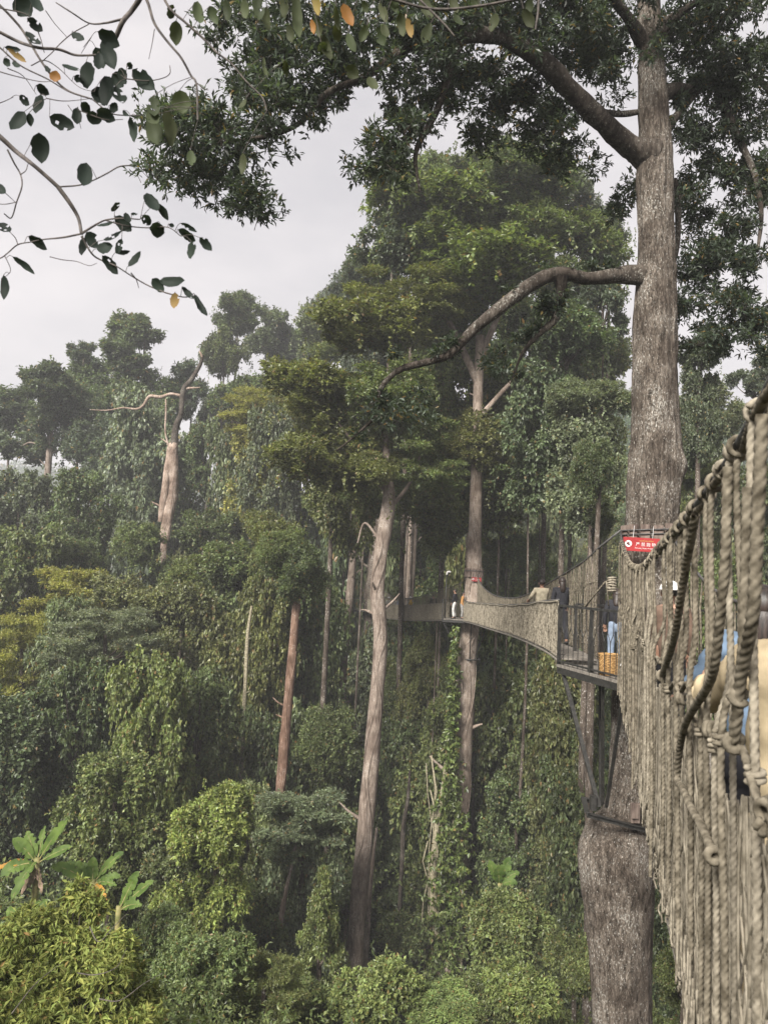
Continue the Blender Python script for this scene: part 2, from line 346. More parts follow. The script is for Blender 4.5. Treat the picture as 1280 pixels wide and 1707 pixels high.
def fbm(p, s): return mnoise.fractal(Vector(p)*s, 1.0, 2.0, 4)
def trunk_geo(path, seg=12, rough=.06, fine=1.2):
    # path rows: x y z r ; returns a knobbly tapering tube
    pts = path[:, :3]; r = path[:, 3]; V, Q = tube_geo(pts, r, seg, False); V = V.reshape(len(pts), seg, 3)
    for i in range(len(pts)):
        c = pts[i]
        for j in range(seg):
            d = V[i, j]-c; V[i, j] = c + d*(1+rough*fbm((d[0]*3+c[0], d[1]*3+c[1], c[2]*.35+j*.0), fine))
    return V.reshape(-1, 3), Q
trng = np.random.default_rng(5)
LB, LK = [], {}
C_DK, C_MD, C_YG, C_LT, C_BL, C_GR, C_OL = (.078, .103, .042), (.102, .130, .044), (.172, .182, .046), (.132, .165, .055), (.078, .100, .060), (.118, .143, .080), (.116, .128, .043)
def tree(name, label, cat, px, py, rx, ry, d, kind, col, trunk=.16, group=None, var=None, bark=None, bend=0.0, limbs=True, rz=None):
    c = P(px, py, d); R = rx/F*d; H = ry/F*d
    bx, by = c[0]+bend, c[1]+.3
    gz = float(ground(bx, by)); t = thing(name, label, cat, (bx, by, gz), group)
    pl = PROTO[kind]; i = int(trng.integers(len(pl))) if var is None else var % len(pl); me, blobs = pl[i]
    cr = link('foliage' if kind in ('bush', 'cone') else 'crown', me, None, t, (c[0]-bx, c[1]-by, c[2]-gz))
    k = 1.12; a = trng.uniform(0, 6.28) if rz is None else rz
    cr.scale = (R*k, R*k, H*k); cr.rotation_euler = (0, 0, a)
    j = trng.uniform(.88, 1.14); cr.color = (col[0]*j*trng.uniform(.94, 1.08), col[1]*j, col[2]*j*trng.uniform(.85, 1.15), 1)
    low = c[2]-H*.85-gz                      # height of bare stem left under the crown
    if low > 1.0 and (kind in ('bush', 'cone', 'column') and d < 70 or kind in ('broad', 'pads') and (py > 1100 or py > 440 and d < 75 and label[:7] != 'tree of' and not (600 < px < 1010 and py > 690))):
        mk, _ = PROTO['bush' if kind in ('bush', 'cone') else 'column'][int(trng.integers(4))]
        ns = max(1, min(6, int(round(low/(2.1*R)))))
        if py < 1100 and kind in ('broad', 'pads'): base_h = max(0, low-2.2*H); ns = max(1, int(round((low-base_h)/(2.1*R))))
        else: base_h = 0
        for q in range(ns):
            hz = (low-base_h)/ns; s = link('foliage' if kind in ('bush', 'cone') else 'creeper', mk, None, t, (trng.normal()*.2*R, trng.normal()*.2*R+.3, base_h+hz*(q+.5)))
            sc_ = R*(1.25 if kind in ('bush', 'cone') else 1.0); s.scale = (sc_, sc_, max(hz*.68, sc_*.7)); s.rotation_euler = (0, 0, trng.uniform(0, 6.28)); s.color = cr.color
    if 48 < d < 76 and 600 < px < 1010 and 690 < py <= 1100 and EZ-5.5-gz > 2:     # climbers below the level of the walkway
        hz = EZ-5.5-gz; ns = max(1, int(round(hz/(2.0*R))))
        for q in range(ns):
            s = link('creeper', PROTO['column' if q % 2 else 'broad'][int(trng.integers(4))][0], None, t, (trng.normal()*.35*R, .4+trng.normal()*.3*R, hz*(q+.5)/ns)); s.scale = (R, R, max(hz/ns*.62, R*.7)); s.rotation_euler = (0, 0, trng.uniform(0, 6.28)); s.color = cr.color
        trunk *= .55
    if d > 45 and px > 560 and py > 440 and kind in ('broad', 'pads', 'open'): trunk *= .5
    top = c[2]-gz+H*.35; mb = MB()
    pa = [[0, 0, -.4, trunk*1.25], [bend*-.2, .05, top*.25, trunk], [-bend*.55+trng.normal()*.15, 0, top*.6, trunk*.85], [c[0]-bx, c[1]-by, top, trunk*.45]]
    V, Q = trunk_geo(smooth_path(pa, 5), 9, .12, 1.0); mb.add(V, Q)
    if limbs:
        ca, sa = math.cos(a), math.sin(a)
        for (b, br, fl) in blobs[::6 if kind == 'open' else 13]:
            e = np.array([(b[0]*ca-b[1]*sa)*R*k+c[0]-bx, (b[0]*sa+b[1]*ca)*R*k+c[1]-by, b[2]*H*k+c[2]-gz])
            s = np.array([c[0]-bx, c[1]-by, max(top-H*.75, c[2]-gz-H*.6)])
            m1 = s*.5+e*.5+np.array([0, 0, -.08*H])
            pp = smooth_path([[*s, trunk*.42], [*m1, trunk*.3], [*e, trunk*.08]], 4); mb.tube(pp[:, :3], pp[:, 3], 5)
    link('trunk' if kind not in ('bush', 'cone') else 'stem', mb.mesh('trunk', True), bark or M_DARKBARK, t)
    return t
def bare_trunk(name, label, cat, pts, d, mat, depth_end=None, seg=18, extra=None, rough=.10, group=None):
    # pts: (px, py, width px) top to bottom, standing d metres off
    rows = []
    for (px, py, w) in pts:
        p = P(px, py, d); rows.append([*p, w/2/F*d])
    g = float(ground(rows[-1][0], rows[-1][1]))
    if rows[-1][2] > g+.2: rows.append([rows[-1][0]+.05*(rows[-1][0]-rows[-2][0]), rows[-1][1], g-.5, rows[-1][3]*1.3])
    rows = np.array(rows); base = np.array([rows[-1][0], rows[-1][1], g])
    t = thing(name, label, cat, base, group); rows[:, :3] -= base
    p = smooth_path(rows, 8)
    mb = MB(); mb.add(*trunk_geo(p, seg, rough*1.35, .9)); rs = np.random.default_rng(abs(int(pts[0][0]*7+pts[0][1])))
    for q in range(9):           # stubs of dead branches
        k = int(rs.integers(2, len(p)-6)); an = rs.uniform(0, 6.28); r = p[k, 3]; dv = np.array([math.cos(an), math.sin(an)*.6, .35+.5*rs.random()]); L = r*rs.uniform(1.5, 3.6)
        mb.tube(smooth_path([p[k, :3], p[k, :3]+dv*L*.6, p[k, :3]+dv*L+[0, 0, rs.normal()*L*.2]], 3), np.linspace(r*.3, r*.07, 7), 6)
    for q in range(2):           # a creeper stem winding up the bark
        k0 = int(rs.integers(2, max(3, len(p)//2))); k1 = len(p)-2; kk = np.arange(k0, k1); an = rs.uniform(3.4, 6.0)+.5*np.sin(kk*.35+q)
        if len(kk) > 4: mb.tube(p[kk, :3]+np.stack([np.cos(an), np.sin(an), 0*an], 1)*(p[kk, 3]*1.06)[:, None], .02+.0*kk, 5)
    o = link('trunk', mb.mesh('trunk', True), mat, t)
    return t, base, p
def add_crown(t, base, px, py, rx, ry, d, kind, col, var=0, rz=0, dy=0):
    c = P(px, py, d)-base; R = rx/F*d; H = ry/F*d; me, blobs = PROTO[kind][var % len(PROTO[kind])]
    cr = link('crown', me, None, t, (c[0], c[1]+dy, c[2])); cr.scale = (R*1.12, R*1.12, H*1.12); cr.rotation_euler = (0, 0, rz); cr.color = (*col, 1)
    return cr
def limb(t, base, pts, d, mat, name='branch', seg=10, rough=.12, n=7):
    rows = []
    for q in pts:
        dd = q[3] if len(q) > 3 else d
        rows.append([*(P(q[0], q[1], dd)-base), q[2]/2/F*dd])
    V, Q = trunk_geo(smooth_path(rows, n), seg, rough, 1.5)
    return link(name, mesh_np(name, V, Q, True), mat, t)

# ---- the great tree that carries the near platform
DM = 15.0
edges = [(-420,1072,1084),(-150,1066,1092),(0,1063,1098),(80,1064,1104),(120,1062,1108),(180,1062,1112),(250,1064,1118),(300,1060,1120),(400,1063,1122),(500,1060,1125),
 (600,1055,1127),(700,1052,1129),(750,1050,1132),(800,1047,1133),(850,1045,1130),(900,1043,1128),(940,1041,1124),(1000,1036,1114),(1130,1024,1092),(1200,1020,1090),(1300,1017,1091),
 (1345,1010,1094),(1372,999,1095),(1395,982,1093),(1425,967,1090),(1470,971,1086),(1520,979,1084),(1600,987,1083),(1700,990,1083),(1780,990,1084),(1900,986,1088)]
rows = []
for (py, a, b) in edges:
    p = P((a+b)/2, py, DM); rows.append([*p, (b-a)/2/F*DM])
gm = float(ground(rows[-1][0], rows[-1][1])); rows.append([rows[-1][0]-.1, DM, gm-.6, .85])
rows = np.array(rows); MB0 = np.array([rows[-1][0], DM, gm])
main = thing('giant_tree', 'giant tall tree with lichen spotted grey bark carrying the red sign and near platform', 'tree', MB0)
rows[:, :3] -= MB0; mp_ = smooth_path(rows, 10)
dd = np.r_[0, np.cumsum(np.linalg.norm(np.diff(mp_[:, :3], axis=0), axis=1))]
s = np.arange(0, dd[-1], .05); mp_ = np.stack([np.interp(s, dd, mp_[:, k]) for k in range(4)], 1)
SEG = 88; V, Q = tube_geo(mp_[:, :3], mp_[:, 3], SEG, False); V = V.reshape(len(mp_), SEG, 3)
burl = P(1133, 775, DM-.25)-MB0
for i in range(len(mp_)):
    c = mp_[i, :3]; r = mp_[i, 3]
    for j in range(SEG):
        d = (V[i, j]-c)/r; q = V[i, j]
        a = mnoise.fractal(Vector((d[0]*5.5, d[1]*5.5, c[2]*.55)), .8, 2.1, 5)      # long ridges
        b = mnoise.noise(Vector((q[0]*9, q[1]*9, q[2]*3.5)))                              # plates
        e = mnoise.noise(Vector((d[0]*1.2, d[1]*1.2, c[2]*.4)))                           # slow swelling
        bl = math.exp(-((q-burl)**2).sum()/.05)
        V[i, j] = c + d*(r + .028*a + .017*b + .045*e*min(1, r/.4) + .09*bl)
link('trunk', mesh_np('trunk', V.reshape(-1, 3), Q, True), M_BARK, main)
LIM = [
 [(1085,262,46,15),(1050,245,40,14.9),(1000,200,38,14.6),(950,150,36,14.2),(895,95,34,13.8),(835,62,30,13.5),(770,58,26,13.2),(700,70,20,13),(655,95,16,12.9),(600,132,13,12.8),(545,155,12,12.7),(500,205,10,12.6),(440,228,8,12.5),(385,235,5,12.4),(345,245,3,12.4)],
 [(760,70,18,13.2),(742,140,14,13.3),(725,190,12,13.4),(700,235,10,13.4),(692,268,7,13.4),(700,320,4,13.5)],
 [(1082,462,34,15),(1035,458,30,14.9),(985,464,28,14.8),(935,456,27,14.7),(885,474,26,14.6),(835,512,24,14.5),(790,548,21,14.5),(750,590,18,14.5),(715,603,17,14.6),(665,617,14,14.7),(634,650,12,14.8),(628,690,7,14.9),(590,728,5,15),(560,752,3,15)],
 [(935,458,20,14.7),(934,500,17,14.9),(922,535,14,15.1),(893,562,10,15.3),(870,590,6,15.5),(850,640,3,15.6)],
 [(1090,160,26,15),(1125,150,24,15.2),(1165,148,20,15.4),(1192,136,17,15.5),(1205,170,15,15.5),(1225,220,13,15.4),(1247,265,12,15.3),(1262,310,11,15.2),(1268,360,8,15.1),(1262,420,4,15)],
 [(1098,230,16,15),(1118,205,15,15.2),(1140,178,13,15.4),(1165,150,12,15.4)],
 [(1120,300,10,15.4),(1128,330,11,15.6),(1130,380,10,15.8),(1127,420,8,16),(1120,450,5,16)],
 [(1080,80,22,15),(1040,20,18,14.6),(980,-40,14,14),(900,-90,10,13.4),(780,-120,6,12.8)],
 [(1090,60,20,15),(1150,10,16,14.8),(1220,-30,12,14.2),(1300,-60,8,13.6)],
 [(1192,136,14,15.5),(1240,120,12,15.2),(1290,160,10,15),(1330,220,6,14.8)],
 [(950,150,16,14.2),(985,180,14,14.6),(1030,190,12,15),(1075,185,10,15)]]
for k_, L_ in enumerate(LIM): limb(main, MB0, [(q[0], q[1], q[2]*1.35, q[3]) for q in L_][:1]+[(q[0], q[1], q[2]*(.84 if k_ in (2, 3) else .95), q[3]) for q in L_[1:]], 15, M_LIMB, 'branch', 14, .30, 9)
rng = np.random.default_rng(77); C = []; A = []
ELL = [  # px, py, rx, ry, depth, blobs
 (400,60,70,70,12.4,9),(470,40,90,60,12.6,10),(440,130,80,60,12.3,10),(400,190,90,50,12.3,11),(320,220,60,45,12.3,8),(270,205,38,38,12.2,4),(300,280,60,40,12.4,7),(250,290,25,25,12.4,2),(360,270,60,40,12.4,6),(395,320,45,32,12.5,5),(420,345,35,20,12.5,3),(480,150,60,40,12.6,6),(520,190,35,25,12.7,3),(430,250,50,25,12.5,4),
 (540,60,80,60,12.8,10),(600,110,60,45,12.9,6),(640,30,80,50,13,9),(570,150,40,20,12.8,2),(690,100,60,60,13.2,7),(650,230,45,45,13.3,5),(625,275,35,22,13.4,3),(690,200,50,50,13.4,5),(740,110,60,70,13.6,8),(760,30,90,50,13.2,9),
 (830,150,80,70,14.4,9),(880,90,80,70,14.2,10),(850,215,80,45,14.8,7),(930,210,70,60,15.2,8),(960,80,80,70,14.4,10),(900,20,120,40,13.6,9),(1010,110,60,60,15.4,7),(1010,40,80,50,14.8,8),(960,280,60,40,15.6,4),(1040,330,40,60,16.2,4),
 (1130,60,70,60,15.4,10),(1200,60,80,60,14.9,11),(1260,70,60,80,14.6,9),(1180,140,60,50,15.8,8),(1240,180,50,60,15.6,8),(1170,230,50,60,16,7),(1220,280,50,50,15.8,7),(1270,300,40,70,15.4,7),(1150,330,35,60,16.2,6),(1190,380,50,60,16,7),(1250,400,50,60,15.6,7),(1160,430,40,50,16.2,5),(1200,470,50,50,16,6),(1270,500,40,60,15.4,5),(1150,520,28,50,16.4,3),(1210,555,60,38,15.8,6),(1270,560,40,40,15.4,3),(1140,590,22,30,16.2,1),
 (860,-60,200,50,13,14),(1100,-60,160,50,14,12),(600,-60,180,40,12.6,10),(1250,-40,90,60,14,8),
 (660,690,60,40,14.9,3),(850,620,40,40,15.5,2)]
for (px, py, rx, ry, d, nb) in ELL:
    for q in range(int(nb*1.55+.5)):
        a = rng.uniform(0, 6.28); w = math.sqrt(rng.random())*.9
        c = P(px+rx*w*math.cos(a), py+ry*w*math.sin(a), d+rng.normal()*.5)-MB0
        p, ax = blob_shell(rng, c, rng.uniform(.17, .36), int(rng.uniform(20, 40)*(.62 if px < 560 else 1)), .8, .6); C.append(p); A.append(ax)
for L_ in LIM[1:4]+LIM[4:6]:     # side shoots and small plants sitting on the boughs
    q = smooth_path([[*(P(x, y, d_)-MB0)] for (x, y, w, d_) in L_], 8)
    for k in rng.integers(2, len(q), 16):
        c = q[k]+np.array([rng.normal()*.16, rng.normal()*.12, .10+abs(rng.normal())*.12]); p, ax = blob_shell(rng, c, rng.uniform(.06, .17), int(rng.uniform(6, 18)), .8, .7); C.append(p); A.append(ax)
C = np.concatenate(C); A = np.concatenate(A)
V, Q = sprays(rng, C, A, 7, .125, .042, 1.0, .2, .6)
me = mesh_np('crown', V, Q); me.materials.append(M_LEAF); cr = link('crown', me, None, main); cr.color = (.044, .060, .040, 1)
tw = MB()
for i in rng.choice(len(C), 2600, replace=False):      # twiglets
    tw.tube([C[i], C[i]-A[i]*rng.uniform(.15, .4)+rng.normal(size=3)*.06], [.003, .006], 4, False)
link('twig', tw.mesh('twig'), M_LIMB, main)

# ---- the tree of the second platform, with its climbing plant
t2, b2, p2 = bare_trunk('platform_tree', 'pale trunk tree carrying the second platform, ivy climbing its lower half', 'tree',
 [(800,560,14),(797,640,16),(795,740,18),(792,860,20),(791,890,21),(790,930,25),(790,975,28),(784,1030,30),(780,1075,30),(777,1100,32),(773,1200,33),(768,1280,34),(762,1360,37),(756,1430,42),(748,1520,52),(742,1600,60),(738,1660,66)], 46.5, M_PALER, seg=26)
limb(t2, b2, [(797,640,14),(760,560,10),(720,480,7),(690,420,4)], 46.5, M_PALER); limb(t2, b2, [(799,600,13),(840,500,9),(870,420,6),(900,360,3)], 46.5, M_PALER)
limb(t2, b2, [(795,700,10),(850,640,8),(900,600,5),(950,570,3)], 46.5, M_PALER); limb(t2, b2, [(730,1560,18),(722,1470,14),(728,1380,10),(742,1290,8),(752,1180,6),(758,1100,4)], 45.6, M_VINE, 'liana')
for (x, y, rx, ry, kd, cc, v, dd_) in [(735,360,120,95,'broad',C_MD,0,46),(850,330,120,95,'broad',C_DK,1,47),(800,455,150,90,'broad',C_MD,2,45),(660,430,85,85,'broad',C_BL,3,48),(920,420,110,90,'broad',C_MD,4,47),(680,520,95,60,'pads',C_OL,0,45)]:
    add_crown(t2, b2, x, y, rx, ry, dd_, kd, cc, v, x*.01)
rng = np.random.default_rng(8); n = 1300
tt = rng.beta(1.1, 1.6, n)*620; py = 1655-tt; cx = np.interp(py, [1030,1280,1430,1600,1660], [766,757,750,742,738]); hw = np.interp(py, [1030,1250,1400,1550,1660], [5,12,32,40,44])
pp = np.array([P(cx[i]+rng.normal()*.5*hw[i]-(6 if py[i] < 1350 else 0), py[i], 46.5-abs(rng.normal())*.5-.8) for i in range(n)])-b2
V, Q = sprays(rng, pp, unit(rng.normal(size=(n, 3))+np.array([0, -.8, -.3])), 8, .27, .15, .9, .6, .2)
me = mesh_np('ivy', V, Q); me.materials.append(M_LEAF); iv = link('ivy', me, None, t2); iv.color = (.085, .115, .028, 1)
mb = MB()
for i in range(26):
    x0 = 738+rng.normal()*18; y1 = rng.uniform(1250, 1560); q = [P(x0+rng.normal()*4+k*(748-x0)*.03, 1665-(1665-y1)*k/8, 46.5-.95+rng.normal()*.05)-b2 for k in range(9)]
    mb.tube(q, .03+.03*rng.random(), 5)
link('liana', mb.mesh('liana', True), M_VINE, t2)

# ---- slim trunks standing in the middle of the picture
t, b, p = bare_trunk('slim_tree', 'slim pale tree leaning right in front of the far bridge, olive crown above', 'tree',
 [(634,650,8),(640,700,10),(645,780,14),(648,830,20),(642,880,24),(634,930,23),(629,990,23),(633,1040,24),(634,1090,23),(629,1150,23),(622,1230,25),(614,1320,26),(606,1420,27),(598,1500,27),(592,1570,27)], 42, M_PALE)
limb(t, b, [(646,820,11),(620,790,8),(590,740,6),(560,700,3)], 42, M_PALE); limb(t, b, [(646,850,9),(680,810,6),(700,760,4)], 42, M_PALE); limb(t, b, [(632,900,5),(608,872,4),(596,905,2)], 42, M_PALE)
for (x, y, rx, ry, kd, cc, v) in [(610,560,105,75,'broad',C_OL,3),(530,650,95,70,'broad',C_OL,0),(640,680,100,80,'broad',C_MD,1),(540,760,100,80,'broad',C_OL,2),(610,800,80,60,'broad',C_OL,4),(700,770,70,60,'pads',C_MD,1)]:
    add_crown(t, b, x, y, rx, ry, 42.5, kd, cc, v, x*.013)
t, b, p = bare_trunk('third_platform_tree', 'brown trunk carrying the farthest platform, half hidden by the slim pale tree', 'tree',
 [(650,640,14),(645,760,18),(632,880,20),(628,920,24),(622,960,22),(615,1000,21),(611,1050,20),(605,1100,20),(597,1160,22)], 75, M_DARKBARK)
add_crown(t, b, 640, 700, 110, 90, 76, 'broad', C_DK, 2, 1)
t, b, p = bare_trunk('thin_pale_tree', 'thin pale straight tree left of the farthest platform', 'tree', [(595,850,7),(589,920,10),(584,985,13),(579,1040,12),(573,1110,12),(569,1175,13)], 58, M_PALE)
add_crown(t, b, 585, 850, 70, 60, 58, 'broad', C_MD, 4, 2)
t, b, p = bare_trunk('pale_forked_tree', 'stout pale tree behind the second bridge with forked top', 'tree', [(690,860,14),(686,890,19),(684,930,19),(680,1000,18),(676,1060,17),(672,1130,18)], 70, M_PALE)
limb(t, b, [(686,892,14),(694,870,8),(700,850,4)], 70, M_PALE)
t, b, p = bare_trunk('distant_trunk_tree', 'short visible grey trunk at the left end of the far bridge, farthest of its row', 'tree', [(566,880,7),(564,920,9),(560,970,9),(554,1030,9),(550,1090,9)], 80, M_LIMB)
add_crown(t, b, 570, 850, 70, 60, 80, 'broad', C_DK, 1, 0)
t, b, p = bare_trunk('reddish_tree', 'straight reddish brown trunk rising from the dark undergrowth left of centre', 'tree', [(500,960,10),(495,1000,13),(490,1060,14),(484,1130,15),(477,1210,16),(469,1300,17),(463,1400,18),(454,1500,22),(448,1590,28)], 42, M_RED)
add_crown(t, b, 500, 960, 60, 60, 42, 'broad', C_DK, 2, 4); add_crown(t, b, 470, 930, 55, 60, 42.6, 'broad', C_MD, 4, 1)
for lb, pts, d, m in [('crooked vine hung grey stem among the lianas left of the reddish trunk', [(420,1010,4),(413,1060,6),(410,1130,6),(406,1200,7),(403,1280,6)], 46, M_VINE),
  ('slender bent grey stem just right of the slim pale tree, low in the shade', [(683,1285,4),(680,1330,6),(672,1380,7),(670,1440,7),(667,1500,7)], 47, M_LIMB),
  ('thin pale sapling stem leaning right at the foot of the reddish trunk', [(494,1400,3),(486,1440,5),(476,1490,6),(467,1550,7)], 36, M_PALE),
  ('thin forked sapling stem touching the leaning sapling at the foot of the reddish trunk', [(478,1420,3),(481,1455,3),(476,1495,4),(470,1560,5)], 36.4, M_PALE),
  ('slender grey stem seen through lianas above the crooked vine hung stem', [(366,1020,4),(365,1070,5),(363,1110,5)], 58, M_LIMB),
  ('pale stem close behind the base of the slim pale tree', [(628,1380,4),(620,1450,6),(614,1530,8),(610,1590,9)], 43.5, M_PALE),
  ('white thin trunk seen under the second bridge, right of its platform tree', [(822,1040,4),(820,1080,5),(819,1110,5)], 60, M_PALE),
  ('short pale mossy trunk between trees behind the right end of the bridge', [(983,915,5),(986,960,6),(988,1010,6)], 40, M_PALE),
  ('grey trunk mostly behind leaves right of the slim pale tree, above the bridge', [(664,650,5),(662,690,6),(660,760,6)], 84, M_PALE)]:
    bare_trunk('sapling', lb, 'sapling', pts, d, m, seg=10)

# ---- the dead snag on the left
t, b, p = bare_trunk('dead_tree', 'dead bare twisted tree with pale bleached lower trunk and broken top', 'dead tree',
 [(291,736,10),(290,744,15),(288,757,18),(287,790,20),(284,830,19),(279,870,18),(275,900,16),(272,935,10)], 72, M_DEAD, rough=.3)
limb(t, b, [(339,592,4),(333,610,6),(320,632,8),(307,648,9),(304,668,9),(302,690,10),(294,712,11),(291,738,11),(290,770,10)], 72, M_LIMB, 'broken_top', seg=12, rough=.25)
limb(t, b, [(284,745,10),(279,790,12),(274,830,13),(268,870,9)], 71.7, M_DEAD, 'fork', rough=.2)
limb(t, b, [(303,660,5),(285,657,5),(268,662,6),(250,661,6),(240,675,5),(228,682,4),(205,680,3),(180,684,2),(150,683,1)], 72, M_DEAD, 'dead_branch', seg=7)
limb(t, b, [(338,596,5),(334,588,3),(332,585,1.5)], 72, M_DEAD, 'dead_branch', seg=6); limb(t, b, [(306,648,6),(322,647,4),(334,646,2)], 72, M_DEAD, 'dead_branch', seg=6)
limb(t, b, [(277,665,3),(277,690,3),(276,720,3),(282,745,3)], 72, M_DEAD, 'dead_branch', seg=6)
t, b, p = bare_trunk('pale_trunk_tree', 'pale trunk tree with spreading airy crown at the far left edge', 'tree', [(85,690,7),(84,735,11),(81,780,11),(78,830,11),(80,900,10)], 88, M_PALE)
limb(t, b, [(82,748,5),(68,742,4),(50,738,3),(35,745,2)], 88, M_PALE)
add_crown(t, b, 62, 655, 72, 62, 88, 'open', C_BL, 0, 1); add_crown(t, b, 28, 745, 62, 62, 89, 'open', C_BL, 1, 3); add_crown(t, b, 100, 720, 60, 60, 90, 'open', C_BL, 2, 2)
